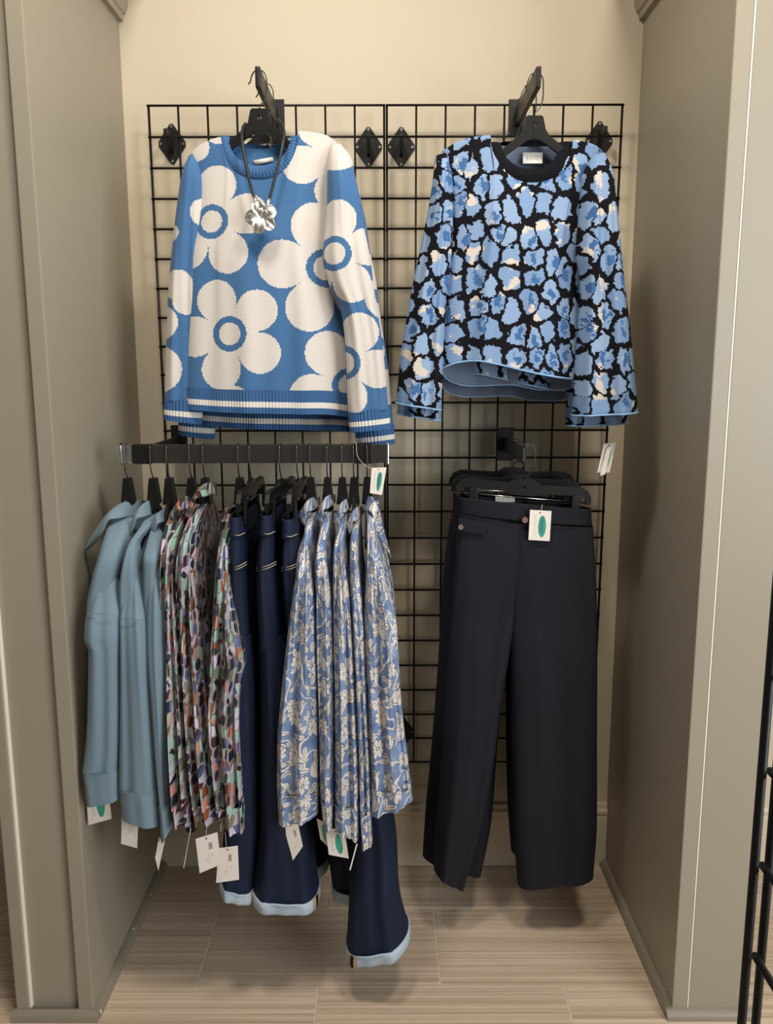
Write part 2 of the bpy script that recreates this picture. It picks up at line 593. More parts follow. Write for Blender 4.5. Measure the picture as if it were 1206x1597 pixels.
def card(kind):
    m = Mat('card_' + kind, rgb(238, 230, 222), 0.6)
    u, v = m.uv()
    base = rgb(240, 232, 224)
    if kind == 'oval':
        e = ((u - 0.60) * (u - 0.60)) / (0.185 ** 2) + ((v - 0.47) * (v - 0.47)) / (0.36 ** 2)
        c = m.mix(e.lt(1.0), base, rgb(62, 158, 140))
        n = m.noise(m.vec(u * 4.0, v * 40.0), 1.0, 2.0)
        ln = ((u - 0.24).ab().lt(0.022) + (u - 0.31).ab().lt(0.014)).mn(1.0) * n.gt(0.45) * v.gt(0.15) * v.lt(0.85)
        c = m.mix(ln * 0.35, c, rgb(110, 105, 105))
    elif kind == 'bar':
        n = m.noise(m.vec(0.0, v * 160.0), 1.0, 0.0)
        bc = (u - 0.63).ab().lt(0.085) * (v - 0.68).ab().lt(0.10) * n.gt(0.47)
        n2 = m.noise(m.vec(u * 5.0, v * 45.0), 1.0, 2.0)
        tx = ((u - 0.50).ab().lt(0.02) * v.lt(0.5) * v.gt(0.16)) + ((u - 0.67).ab().lt(0.03) * v.lt(0.46) * v.gt(0.28)) + ((u - 0.40).ab().lt(0.04) * v.lt(0.36) * v.gt(0.18))
        c = m.mix(bc, base, rgb(70, 66, 64))
        c = m.mix(tx.mn(1.0) * n2.gt(0.5) * 0.4, c, rgb(120, 115, 115))
    else:
        n2 = m.noise(m.vec(u * 5.0, v * 45.0), 1.0, 2.0)
        tx = ((u - 0.62).ab().lt(0.05) * v.lt(0.7) * v.gt(0.45)) + ((u - 0.45).ab().lt(0.05) * v.lt(0.65) * v.gt(0.38))
        c = m.mix(tx.mn(1.0) * n2.gt(0.48) * 0.4, base, rgb(120, 112, 112))
    hole = (((u - 0.48) * (u - 0.48)) * 0.5 + (v - 0.92) * (v - 0.92)).lt(0.0007)
    m.color(m.mix(hole, c, rgb(60, 55, 52)))
    return m.m


for k in ('oval', 'bar', 'text'): MAT['card_' + k] = card(k)
MAT['label_white'] = Mat('white_woven_label', rgb(240, 236, 228), 0.7).m
MAT['ink'] = Mat('grey_print', rgb(150, 142, 130), 0.7).m
MAT['teal_ink'] = Mat('dark_teal_print', rgb(34, 112, 100), 0.7).m


def silver():
    m = Mat('hammered_silver', (0.82, 0.79, 0.74, 1), 0.36, 1.0)
    v = m.node('ShaderNodeTexCoord').outputs['Object']
    m.bump(m.noise(v, 70.0, 1.0), 0.25, 0.002)
    return m.m


MAT['silver'] = silver()
MAT['gold'] = Mat('pale_gold_chain', (0.72, 0.58, 0.34, 1), 0.25, 1.0).m
MAT['cord'] = Mat('black_rubber_cord', rgb(34, 33, 33), 0.5).m
MAT['button'] = Mat('horn_button', rgb(128, 108, 98), 0.35).m

# ------------------------------------------------------------------ the setting
XL, XR, YF, ZC = -0.700, 0.677, -0.620, 2.95
struct('wall_back', box(-2.6, 2.6, 0.0, 0.12, -0.02, ZC), MAT['cream'])
fl = struct('floor', box(-2.6, 2.6, -4.5, 0.12, -0.08, -0.0006), MAT['grout'])
tile_cache = {}
TW, TD, G = 0.6096, 0.3048, 0.003
for r in range(10):
    y1 = 0.0818 - r * TD; y0 = y1 - TD
    yy1 = min(y1 - G / 2, -0.001)
    x = -0.477 - (4 if r % 2 else 3.5) * TW
    while x < 2.2:
        w, d = TW - G, yy1 - (y0 + G / 2)
        key = round(d, 3)
        if key not in tile_cache:
            tile_cache[key] = mesh('tile', box(-w / 2, w / 2, -d / 2, d / 2, -0.008, 0.0, 0.0012), MAT['tile'])
        o = bpy.data.objects.new('tile', tile_cache[key]); col.objects.link(o)
        o.location = (x + TW / 2, (yy1 + y0 + G / 2) / 2, 0); o.parent = fl
        x += TW


def bands(outline_yz, x0, x1):
    """an outline in y,z pushed along x"""
    n = len(outline_yz)
    v = [(x0, a, b) for a, b in outline_yz] + [(x1, a, b) for a, b in outline_yz]
    f = [(i, (i + 1) % n, n + (i + 1) % n, n + i) for i in range(n)] + [tuple(range(n))[::-1], tuple(range(n, 2 * n))]
    return dict(v=np.array(v), f=f, uv=None, smooth=False)


base_out = [(0, 0), (-0.016, 0), (-0.016, 0.150), (-0.013, 0.165), (-0.017, 0.172), (-0.017, 0.180), (-0.011, 0.188), (-0.009, 0.200), (0, 0.203)]
struct('baseboard_back', bands(base_out, XL + 0.001, XR - 0.001), MAT['trim'])
struct('baseboard_left', bands(base_out, -2.6, XL - 0.177), MAT['trim'])
struct('baseboard_right', bands(base_out, XR + 0.177, 2.6), MAT['trim'])


def ybands(outline_xz, y0, y1):
    n = len(outline_xz)
    v = [(a, y0, b) for a, b in outline_xz] + [(a, y1, b) for a, b in outline_xz]
    f = [(i, (i + 1) % n, n + (i + 1) % n, n + i) for i in range(n)] + [tuple(range(n))[::-1], tuple(range(n, 2 * n))]
    return dict(v=np.array(v), f=f, uv=None, smooth=False)


def wall_column(side, xi, sgn):
    """a painted partition: inner face at xi, running outwards by sgn"""
    X0 = lambda a, b: (min(xi + sgn * a, xi + sgn * b), max(xi + sgn * a, xi + sgn * b))
    flush = side == 'right'
    a, b = X0(0, 0.176)
    w = struct('wall_' + side, box(a, b, YF + (0.004 if flush else 0.014), 0.0, 0.0, ZC), MAT['taupe'])
    for lo, hi in (((-0.0012, 0.034), (0.151, 0.181)) if not flush else ((-0.0012, 0.034),)):
        a, b = X0(lo, hi)
        part('stile', box(a, b, YF, YF + 0.02, 0.02, ZC, 0.0025), MAT['taupe'], w)
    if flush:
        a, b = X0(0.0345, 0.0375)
        part('caulk_highlight_line', box(a, b, YF + 0.0005, YF + 0.006, 0.02, ZC), MAT['caulk_and_highlight'], w)
        a, b = X0(0.038, 0.176)
        part('face_panel', box(a, b, YF, YF + 0.01, 0.02, ZC, 0.001), MAT['taupe'], w)
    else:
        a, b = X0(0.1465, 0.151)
        part('caulk_highlight_line', box(a, b, YF + 0.004, YF + 0.016, 0.02, ZC, 0.001), MAT['caulk_and_highlight'], w)  # white strip paints in the light caught by the stile's rounded edge
    # shoe moulding round the foot
    R = 0.019
    q = [(0, 0)] + [(R * math.cos(t), R * math.sin(t) * 1.15) for t in np.linspace(0, math.pi / 2, 7)]
    struct('trim_%d' % (1 if side == 'left' else 2), ybands([(xi - sgn * x, z) for x, z in q], YF - 0.0, -0.016), MAT['shoe'])
    xa, xb = xi - sgn * R * 0.9, xi + sgn * 0.187
    struct('trim_%d' % (3 if side == 'left' else 4), bands([(YF - y, z) for y, z in q], min(xa, xb), max(xa, xb)), MAT['shoe'])
    # crown moulding high on the inner face
    cz = 2.417
    pr = [(0, 0), (0.012, 0), (0.014, 0.014), (0.020, 0.018), (0.024, 0.030)]
    pr += [(0.026 + 0.052 * (1 - math.cos(t)), 0.034 + 0.075 * math.sin(t)) for t in np.linspace(0, math.pi / 2, 8)]
    pr += [(0.086, 0.112), (0.086, 0.135), (0, 0.135)]
    struct('trim_%d' % (5 if side == 'left' else 6), ybands([(xi - sgn * x, cz + z) for x, z in pr], YF + 0.0, 0.0), MAT['taupe'])


wall_column('left', XL, -1)
wall_column('right', XR, 1)

# ------------------------------------------------------------------ gridwall
C3 = 0.0762
GY, GZ = -0.070, 2.188


def rod(a, b, r, n=6):
    return tube(np.array([a, b]), r, n)


def grid_panel(x0, label, dx=0.0):
    t = thing('gridwall_panel', (x0 + 4 * C3, GY, GZ - 24 * C3), label, 'gridwall', 'wall gridwall panels')
    R = 0.0030
    vm = {}
    tilt = 0.016
    for i in range(9):
        rr = 0.0034 if i in (0, 8) else R
        off = 0.0 if i not in (0, 8) else 0.0
        part('vertical_rod', rod((x0 + i * C3, GY + off, GZ + 0.003), (x0 + i * C3, GY + off + 24 * C3 * tilt, GZ - 24 * C3 - 0.003), rr), MAT['blackwire'], t)
    for k in range(25):
        y = GY + k * C3 * tilt - 0.0052
        part('horizontal_rod', rod((x0 - 0.003, y, GZ - k * C3), (x0 + 8 * C3 + 0.003, y, GZ - k * C3), R), MAT['blackwire'], t)
    return t


grid_panel(-0.004 - 8 * C3, 'black wire gridwall panel behind the flower sweaters and the hanging rail')
grid_panel(0.003, 'black wire gridwall panel behind the leopard sweaters and the navy trousers')


def wall_bracket(px, py, label, flip=1):
    c = at(px, py, 0.0); cx, cz = float(c[0]), float(c[2])
    t = thing('wall_bracket', (cx, 0, cz), label, 'bracket', 'gridwall brackets')
    hw, hh = 0.040, 0.056
    o = []
    for (ax, az), (bx, bz) in zip([(-hw, 0), (0, hh), (hw, 0), (0, -hh)], [(0, hh), (hw, 0), (0, -hh), (-hw, 0)]):
        for q in (0.10, 0.90): o.append((ax + (bx - ax) * q, az + (bz - az) * q))
    part('plate', xform(prism(o, [], -0.004, -0.0003), Matrix.Translation((cx, 0, cz))), MAT['blackmetal'], t)
    for sx, sz in ((-0.030, 0), (0.030, 0), (0, 0.044), (0, -0.044)):
        a = np.linspace(0, 2 * np.pi, 10, endpoint=False)
        part('screw', xform(prism([(0.0035 * math.cos(k), 0.0035 * math.sin(k)) for k in a], [], -0.0058, -0.004),
                            Matrix.Translation((cx + sx, 0, cz + sz))), MAT['screw'], t)
    # tongue that reaches out to the wire and hooks over it
    v = np.array([(0, 0, 0.018), (0, -0.060, 0.022), (0, -0.074, 0.020), (0, -0.074, 0.008), (0, -0.060, 0.004), (0, 0, -0.026)])
    P = np.concatenate([v + (cx - 0.004 * flip, 0, cz), v + (cx + 0.004 * flip, 0, cz)])
    n = 6
    f = [(i, (i + 1) % n, n + (i + 1) % n, n + i) for i in range(n)] + [tuple(range(n)), tuple(range(n, 2 * n))]
    part('tongue', dict(v=P, f=f, uv=None, smooth=False), MAT['blackmetal'], t)


wall_bracket(269, 225, 'black diamond wall bracket left of the flower sweater')
wall_bracket(575, 230, 'black diamond wall bracket right of the flower sweater')
wall_bracket(626, 230, 'black diamond wall bracket left of the leopard sweater')
wall_bracket(934, 221, 'black diamond wall bracket behind the right shoulder of the leopard sweater')
wall_bracket(627, 1141, 'low black wall bracket peeking out beside the last floral blouse')

# ------------------------------------------------------------------ face-out arms and hanging rail


def faceout(px, py, z_h, tip_y, label, w=0.0060, h=0.023):
    c = at(px, py, GY); x, z = float(c[0]), float(c[2])
    t = thing('faceout_arm', (x, GY, z), label, 'display arm', 'face-out arms')
    part('back_plate', box(x - 0.023, x + 0.023, GY - 0.014, GY - 0.006, z - 0.045, z + 0.045, 0.002), MAT['blackmetal'], t)
    part('arm', box(x - w, x + w, tip_y, GY - 0.012, z - h, z + h, 0.004), MAT['blackmetal'], t)
    return x, z


AX1, AZ1 = faceout(431, 186, 0, -0.385, 'black display arm carrying the flower sweaters')
AX2, AZ2 = faceout(806, 186, 0, -0.385, 'black display arm carrying the leopard sweaters')
AX3, AZ3 = faceout(787, 692, 0, -0.385, 'black display arm carrying the navy trousers', 0.005, 0.019)

YR = -0.42
a0 = at(207, 705, YR); a1 = at(603, 708, YR)
RZ = 1.322; RH = 0.0215
rl = thing('hanging_rail', (float(a0[0] + a1[0]) / 2, YR, RZ), 'charcoal rectangular hanging rail with chrome end cap on the left', 'rail')
part('rail_tube', box(float(a0[0]), float(a1[0]), YR - 0.008, YR + 0.008, RZ - RH, RZ + RH, 0.0015), MAT['railmetal'], rl)
part('end_cap', box(float(a0[0]) - 0.026, float(a0[0]), YR - 0.009, YR + 0.009, RZ - RH, RZ + RH, 0.003), MAT['chrome'], rl, 'chrome end cap')
part('end_lip', box(float(a0[0]) - 0.030, float(a0[0]) - 0.026, YR - 0.011, YR + 0.011, RZ - RH - 0.004, RZ + RH + 0.004, 0.001), MAT['chrome'], rl)
part('end_cap', box(float(a1[0]), float(a1[0]) + 0.005, YR - 0.010, YR + 0.010, RZ - RH - 0.003, RZ + RH + 0.002, 0.001), MAT['chrome'], rl)
for px in (222, 567):
    c = at(px, 707, YR - 0.01); x = float(c[0])
    br = part('bracket', box(x - 0.021, x + 0.021, YR - 0.012, YR + 0.012, RZ - RH - 0.0015, RZ + RH + 0.0015, 0.002), MAT['blackmetal'], rl)
    part('bracket_arm', box(x - 0.005, x + 0.005, YR + 0.01, GY - 0.01, RZ - 0.012, RZ + 0.016, 0.002), MAT['blackmetal'], br)
    part('bracket_plate', box(x - 0.022, x + 0.022, GY - 0.014, GY - 0.006, RZ - 0.045, RZ + 0.045, 0.002), MAT['blackmetal'], br)

# ------------------------------------------------------------------ hangers


def hook_path(h):
    p = [(0, 0.0), (0.002, 0.006), (0.012, 0.018), (0.0175, 0.032), (0.0185, h - 0.028), (0.0165, h - 0.012), (0.009, h - 0.002), (0.0, h),
         (-0.009, h - 0.004), (-0.0155, h - 0.014), (-0.019, h - 0.026), (-0.0235, h - 0.030)]
    q = poly(p, 36)
    return np.c_[q[:, 0], np.zeros(len(q)), q[:, 1]]


HC = {}


def circle(cx, cz, r, n=12):
    return [(cx + r * math.cos(a), cz + r * math.sin(a)) for a in np.linspace(0, 2 * math.pi, n, endpoint=False)]


def taper(z0, z1, x1, y0, x0, y1):
    d = box(-1, 1, -1, 1, 0, 1)
    v = d['v']; k = v[:, 2:3]
    d['v'] = np.c_[v[:, 0] * (x0 + (x1 - x0) * k[:, 0]), v[:, 1] * (y0 + (y1 - y0) * k[:, 0]), z0 + (z1 - z0) * v[:, 2]]
    return d


def shirt_hanger(loc, rotz, h, label, group, span=0.165, low=False):
    key = ('s', round(h, 3), span, low)
    if key not in HC:
        s = span
        half = [(0.0, 0.0), (0.016, 0.0), (0.020, -0.004), (0.026, -0.030), (0.034, -0.042), (0.060, -0.062), (s * 0.8, -0.094), (s, -0.110), (s, -0.122),
                (s * 0.8, -0.112), (0.060, -0.084), (0.030, -0.062), (0.014, -0.053), (0.0, -0.051)]
        if low:
            half = [(0.0, 0.0), (0.010, 0.0), (0.013, -0.004), (0.018, -0.040), (0.026, -0.062), (0.060, -0.086), (s, -0.128), (s, -0.140),
                    (0.060, -0.102), (0.024, -0.084), (0.012, -0.076), (0.0, -0.074)]
        o = half + [(-x, z) for x, z in half[1:-1]][::-1]
        tk = 0.0042 if low else 0.0055
        body = prism(o, [circle(0, -0.019, 0.005)], -tk, tk)
        HC[key] = (mesh('hanger_body', body, MAT['plastic']),
                   mesh('hanger_rib', taper(-0.058, 0.003, 0.0125, 0.0135, 0.019, 0.0075) if low else box(-0.0018, 0.0018, -0.0070, 0.0070, -0.050, -0.0005), MAT['plastic']),
                   mesh('hook', tube(hook_path(h), 0.0015, 6), MAT['wirehook']))
    t = thing('shirt_hanger', loc, label, 'hanger', group, rotz)
    for nm, me in zip(('shoulder_bar', 'rib', 'hook'), HC[key]):
        o = bpy.data.objects.new(nm, me); col.objects.link(o); o.parent = t
    return t


def clip_hanger(loc, rotz, h, label, group, span=0.168, tilt=0.0, clips=(-0.118, 0.130)):
    key = ('c', round(h, 3), span, clips)
    if key not in HC:
        s = span
        half = [(0.0, 0.0), (0.018, 0.0), (0.026, -0.003), (0.042, -0.0115), (s - 0.030, -0.0085), (s - 0.012, -0.016), (s, -0.034), (s, -0.052), (s - 0.012, -0.052),
                (s - 0.014, -0.036), (s - 0.024, -0.031), (0.050, -0.034), (0.036, -0.036), (0.024, -0.041), (0.0, -0.041)]
        o = half + [(-x, z) for x, z in half[1:-1]][::-1]
        body = prism(o, [circle(0, -0.020, 0.004)], -0.005, 0.005)
        ridge = box(-s + 0.03, s - 0.03, -0.0062, 0.0062, -0.0145, -0.0115)
        cl = []
        for cx in clips:
            cl.append(mesh('clip', merge(box(cx - 0.011, cx + 0.011, -0.012, -0.004, -0.084, -0.030, 0.002),
                                         box(cx - 0.011, cx + 0.011, 0.004, 0.012, -0.084, -0.030, 0.002),
                                         box(cx - 0.009, cx + 0.009, -0.006, 0.006, -0.052, -0.040)), MAT['plastic']))
        HC[key] = (mesh('hanger_body', body, MAT['plastic']), mesh('hanger_ridge', ridge, MAT['plastic']),
                   mesh('rod', rod((-s + 0.004, 0, -0.047), (s - 0.004, 0, -0.047), 0.0017), MAT['chrome']),
                   mesh('hook', tube(hook_path(h), 0.0015, 6), MAT['wirehook']), cl)
    t = thing('clip_hanger', loc, label, 'hanger', group, rotz)
    t.rotation_euler = (0, tilt, rotz)
    k = HC[key]
    for nm, me in [('top_bar', k[0]), ('ridge', k[1]), ('metal_rod', k[2]), ('hook', k[3])] + [('clip', c) for c in k[4]]:
        o = bpy.data.objects.new(nm, me); col.objects.link(o); o.parent = t
    return t


# ------------------------------------------------------------------ cloth builders
def tube_px(rows, n=60, m=72, e=0.8, ridge=(0.0, 3.0, 0.0, 0.0), uv='m', du=0.0, closed_top=False, sway=0.0):
    """rows: xl, yl, xr, yr, Yc, b  (silhouette pixels at the near part of the tube, centre depth, half depth)"""
    R = np.asarray(rows, float)
    ym = (R[:, 1] + R[:, 3]) / 2
    t = np.r_[0, np.cumsum(np.maximum(np.abs(np.diff(ym)), 0.5))]
    S = cat(t, R, np.linspace(0, t[-1], n))
    Yref = S[:, 4] - 0.75 * S[:, 5]
    L = at(S[:, 0], S[:, 1], Yref); Q = at(S[:, 2], S[:, 3], Yref)
    ph = np.linspace(1.5 * np.pi, -np.pi / 2, m)      # seam at the far side
    c, s = np.cos(ph), np.sin(ph)
    tt = np.linspace(0, 1, n)[:, None]
    if isinstance(e, tuple):
        k_ = np.clip((tt - 0.15) / 0.45, 0, 1); e = e[0] + (e[1] - e[0]) * k_ * k_ * (3 - 2 * k_)
    cx = np.sign(c)[None] * np.abs(c)[None] ** (e * np.ones_like(tt)); sy = np.sign(s)[None] * np.abs(s)[None] ** (e * np.ones_like(tt))
    w = (1 + cx) / 2
    P = L[:, None] * (1 - w)[..., None] + Q[:, None] * w[..., None]
    A, k, p0, dr = ridge[:4]
    fade = np.clip(tt * 4, 0, 1)
    near = np.clip(s, 0, 1)[None] ** 0.7
    rg = A * fade * near * (np.cos(k * np.pi * cx + p0 + dr * tt) + 0.35 * np.cos(2.3 * k * np.pi * cx + 2 * p0 - 2 * dr * tt))
    P[..., 1] = S[:, 4][:, None] - S[:, 5][:, None] * sy - rg
    if sway: P[..., 0] += sway * np.sin(tt * 9 + p0) * near
    if uv == 'px':
        U = S[:, 0][:, None] * (1 - w) + S[:, 2][:, None] * w + du
        V = S[:, 1][:, None] * (1 - w) + S[:, 3][:, None] * w
    else:
        seg = np.linalg.norm(np.diff(P, axis=1), axis=2).mean(0)
        U = np.broadcast_to(np.r_[0, np.cumsum(seg)][None], (n, m)) + du
        V = P[..., 2].mean(1, keepdims=True) * np.ones((1, m))
    return P, np.stack([U, V], -1)


def band_uv(UV):
    """v runs 0..1 down a band"""
    U = UV.copy(); U[..., 1] = np.linspace(0, 1, UV.shape[0])[:, None]
    return U


def ribbed(P, count, amp):
    """push alternate columns of a band in and out"""
    m = P.shape[1]
    cen = P.mean(1, keepdims=True)
    d = P - cen; d[..., 2] = 0
    d /= np.maximum(np.linalg.norm(d, axis=2, keepdims=True), 1e-6)
    ph = np.linspace(0, count * 2 * np.pi, m)
    return P + d * (amp * np.cos(ph))[None, :, None]


def coons(T, B, L, R, n, m):
    """pixel patch between top, bottom (left to right) and left, right (top to bottom) lines"""
    T, B, L, R = poly(T, m), poly(B, m), poly(L, n), poly(R, n)
    s = np.linspace(0, 1, m)[None, :, None]; t = np.linspace(0, 1, n)[:, None, None]
    return ((1 - t) * T[None] + t * B[None] + (1 - s) * L[:, None] + s * R[:, None]
            - ((1 - s) * (1 - t) * T[0] + s * (1 - t) * T[-1] + (1 - s) * t * B[0] + s * t * B[-1]))


def torso(front, back, Yc, th, n=90, m=110, folds=(0.006, 3.0, 0.4), du=0.0, back_th=0.6):
    out = []
    for (T, B, L, R), sg, k in ((front, -1, 1.0), (back, 1, back_th)):
        Q = coons(T, B, L, R, n, m)
        P = at(Q[..., 0], Q[..., 1], Yc)
        s = np.linspace(0, 1, m)[None]; t = np.linspace(0, 1, n)[:, None]
        dep = th * k * np.sin(np.pi * s) ** 0.55 * (0.55 + 0.45 * np.clip(t * 3, 0, 1))
        A, kk, p0 = folds
        fo = A * np.clip(t * 1.6 - 0.25, 0, 1) * np.sin(np.pi * s) ** 0.5 * (np.sin(kk * 2 * np.pi * s + p0 + 0.8 * t) + 0.4 * np.sin(kk * 4.7 * np.pi * s - p0))
        P[..., 1] = Yc + sg * (dep + fo)
        UV = Q.copy(); UV[..., 0] += du + (0 if sg < 0 else 2000)
        out.append((P, UV))
    P = np.concatenate([out[0][0], out[1][0][:, ::-1]], 1); UV = np.concatenate([out[0][1], out[1][1][:, ::-1]], 1)
    P = np.concatenate([P, P[:, :1]], 1); UV = np.concatenate([UV, UV[:, -1:]], 1)
    return P, UV


def collar_ring(inn, out, Yc, dy_f, dy_b, m=420, k=7, ribs=70, amp=0.0010, bulge=0.005):
    """inn/out: (cx, cy, half width, drop in front, drop behind) in pixels"""
    ph = np.linspace(0, 2 * np.pi, m)
    c, s = np.cos(ph), np.sin(ph)

    def ring(q):
        cx, cy, hw, df, db = q
        x = cx + hw * c
        y = cy + np.where(s > 0, df * np.abs(s) ** 0.85, db * np.abs(s) ** 0.85)
        return at(x, y, Yc)
    I, O = ring(inn), ring(out)
    dep = np.where(s > 0, -dy_f * np.abs(s) ** 0.6, dy_b * np.abs(s) ** 0.6)
    w = np.linspace(0, 1, k)[:, None, None]
    P = I[None] * (1 - w) + O[None] * w
    bl = np.sin(np.pi * w[..., 0]) * bulge
    P[..., 1] = Yc + dep[None] * (1 + 0.04 * w[..., 0]) - (bl + amp * np.cos(ribs * ph)[None]) * np.sign(s + 1e-6)[None]
    UV = np.stack([np.broadcast_to(ph[None], P.shape[:2]), np.broadcast_to(w[..., 0], P.shape[:2])], -1)
    return gridmesh(P, UV)


def edge_tube(P, r, flat=None):
    return tube(P[:-1], r, 6, closed=True)


def lettering(fc, parent):
    tmp = bpy.data.objects.new('lettering', fc); col.objects.link(tmp)
    bpy.context.view_layer.update()
    me = bpy.data.meshes.new_from_object(tmp.evaluated_get(bpy.context.evaluated_depsgraph_get()))
    bpy.data.objects.remove(tmp)
    o = bpy.data.objects.new('lettering', me); col.objects.link(o); o.parent = parent
    return o


def tag_card(parent, corners, Y, kind, string=None, text=None, thick=0.0005):
    """corners: TL, TR, BR, BL pixels (optionally with their own depth)"""
    pts = [at(c[0], c[1], c[2] if len(c) > 2 else Y) for c in corners]
    TL, TR, BR, BL = pts
    nn = np.cross(TR - TL, BL - TL); nn /= np.linalg.norm(nn)
    if nn[1] > 0: nn = -nn
    v = [TL, TR, BR, BL] + [p - nn * thick for p in pts]
    f = [(3, 2, 1, 0), (4, 5, 6, 7), (0, 1, 5, 4), (1, 2, 6, 5), (2, 3, 7, 6), (3, 0, 4, 7)]
    uv = np.array([(0, 1), (1, 1), (1, 0), (0, 0)] * 2, float)
    o = part('price_tag', dict(v=np.array(v), f=f, uv=uv, smooth=False), MAT['card_' + kind], parent)
    if string:
        p = poly([at(*q) if len(q) == 3 else at(q[0], q[1], Y) for q in string], 10)
        part('tag_string', tube(p, 0.0005, 5), MAT['string'], o)
    if text:
        fc = bpy.data.curves.new('tag_lettering', 'FONT'); fc.body = text; fc.size = 1.0; fc.shear = 0.25
        fc.align_x = 'CENTER'; fc.align_y = 'CENTER'; fc.materials.append(MAT['teal_ink'])
        fo = lettering(fc, o)
        ex = BL - TL; hgt = np.linalg.norm(ex); ex /= hgt; ey = np.cross(nn, ex)
        cen = TL * 0.4 * 0.53 + TR * 0.6 * 0.53 + BL * 0.4 * 0.47 + BR * 0.6 * 0.47 + nn * 0.0004 - ORG[o.name]
        k = hgt * 0.21
        fo.matrix_local = Matrix([[ex[i] * k, ey[i] * k, nn[i], cen[i]] for i in range(3)] + [[0, 0, 0, 1]])
    return o

def frombm_sphere(c, r):
    bm = bmesh.new(); bmesh.ops.create_icosphere(bm, subdivisions=2, radius=r)
    d = frombm(bm, True); d['v'] = d['v'] + np.asarray(c); return d


def box_at(tl, br, Y, th=0.001):
    a = at(tl[0], tl[1], Y); b = at(br[0], br[1], Y)
    return box(float(a[0]), float(b[0]), Y - th, Y, float(b[2]), float(a[2]))


def resample_ring(P, m):
    L = np.r_[0, np.cumsum(np.linalg.norm(np.diff(P, axis=0), axis=1))]
    x = np.linspace(0, L[-1], m)
    return np.stack([np.interp(x, L, P[:, i]) for i in range(3)], -1)


def hem_band(ring, drops, m=900, rows=9, ribs=110, amp=0.0013, push=0.002):
    """a ribbed band hanging from a ring; drops(x01) gives the length"""
    R = resample_ring(ring, m)
    cen = R.mean(0); d = R - cen; d[:, 2] = 0
    d /= np.maximum(np.linalg.norm(d, axis=1, keepdims=True), 1e-6)
    ph = np.linspace(0, ribs * 2 * np.pi, m)
    x = (R[:, 0] - R[:, 0].min()) / np.ptp(R[:, 0])
    dr = drops(x)
    t = np.linspace(0, 1, rows)
    P = np.stack([R + d * (push + amp * np.cos(ph))[:, None] + np.array([0, 0, -1.]) * (dr * k - 0.004)[:, None] for k in t])
    UV = np.stack([np.broadcast_to(ph[None], P.shape[:2]), np.broadcast_to(t[:, None], P.shape[:2])], -1)
    return gridmesh(P, UV)


def put(name, PU, mat, parent, **kw):
    return part(name, gridmesh(*PU), mat, parent, **kw)


# ------------------------------------------------------------------ flower sweaters
YB = -0.345
base = at(415, 650, YB)
sw = thing('flower_sweater', base, 'blue knit sweater with big white flowers, the front one, wearing a necklace', 'sweater', 'flower sweaters')
L_ = [(297, 240), (310, 290), (307, 350), (294, 400), (293, 441), (292, 516), (289, 606)]
R_ = [(526, 222), (521, 300), (523, 390), (530, 440), (537, 520), (541, 616)]
B_ = [(289, 606), (345, 609), (400, 610), (460, 611), (517, 612), (541, 616)]
neckf = [(348, 232), (356, 250), (370, 266), (392, 276), (414, 279), (438, 274), (454, 258), (463, 238), (467, 220), (468, 208)]
Tf = [(297, 240), (312, 229), (330, 221), (346, 217)] + neckf + [(490, 209), (510, 213), (526, 222)]
Tb = [(297, 240), (312, 229), (330, 221), (346, 217), (362, 224), (406, 229), (452, 219), (468, 208), (490, 209), (510, 213), (526, 222)]
PT = torso((Tf, B_, L_, R_), (Tb, B_, L_, R_), YB, 0.048, folds=(0.0055, 2.5, 0.9))
put('body', PT, MAT['knit_body'], sw)
part('hem', hem_band(PT[0][-1], lambda x: 0.053 + 0.004 * x), MAT['rib_stripe'], sw, 'ribbed hem with a white stripe')
part('collar', collar_ring((406, 213, 47, 50, 5), (407, 212, 62, 70, 22), YB, 0.030, 0.045), MAT['rib'], sw, 'ribbed crew collar')
rs = [(516, 226, 532, 224, -.355, .012), (512, 240, 546, 240, -.365, .030), (509, 270, 553, 268, -.378, .036), (509, 300, 560, 298, -.386, .036),
      (506, 354, 568, 352, -.392, .036), (502, 397, 577, 397, -.396, .036), (511, 440, 583, 445, -.396, .036), (529, 478, 588, 480, -.396, .034),
      (536, 516, 594, 516, -.396, .032), (540, 580, 601, 578, -.396, .030), (541, 618, 604, 612, -.396, .029), (543, 645, 606, 638, -.396, .029)]
put('sleeve', tube_px(rs, 100, 90, 0.9, (0.004, 1.6, 0.5, 2.0), 'px'), MAT['knit_rs'], sw)
c1 = tube_px([(542.5, 643, 606.5, 636, -.396, .030), (544.5, 660, 607.5, 653, -.396, .030), (546, 675, 608.5, 669, -.396, .030)], 9, 420, 0.9)
part('cuff', gridmesh(ribbed(c1[0], 40, 0.0012), band_uv(c1[1])), MAT['rib_stripe'], sw)
ls = [(293, 243, 303, 240, -.340, .012), (283, 262, 312, 262, -.338, .030), (273, 313, 316, 313, -.336, .034), (264, 390, 312, 390, -.334, .034),
      (259, 450, 311, 450, -.332, .034), (257, 500, 311, 500, -.330, .032), (255, 560, 311, 560, -.330, .030), (254, 624, 311, 628, -.330, .030)]
put('sleeve', tube_px(ls, 90, 80, 0.9, (0.004, 1.5, 1.0, 2.0), 'px'), MAT['knit_ls'], sw)
c1 = tube_px([(253.5, 622, 311.5, 626, -.330, .031), (253, 640, 311.5, 645, -.330, .031), (253.5, 655, 311, 662, -.330, .031)], 9, 420, 0.9)
part('cuff', gridmesh(ribbed(c1[0], 38, 0.0012), band_uv(c1[1])), MAT['rib_stripe'], sw)
sw2 = copy_tree(sw)
sw2.location = Vector(base) + Vector((0.012, 0.085, -0.044))
sw2.name = 'flower_sweater'
sw2['label'] = 'blue knit flower sweater hanging behind, only its hem and cuffs showing below'
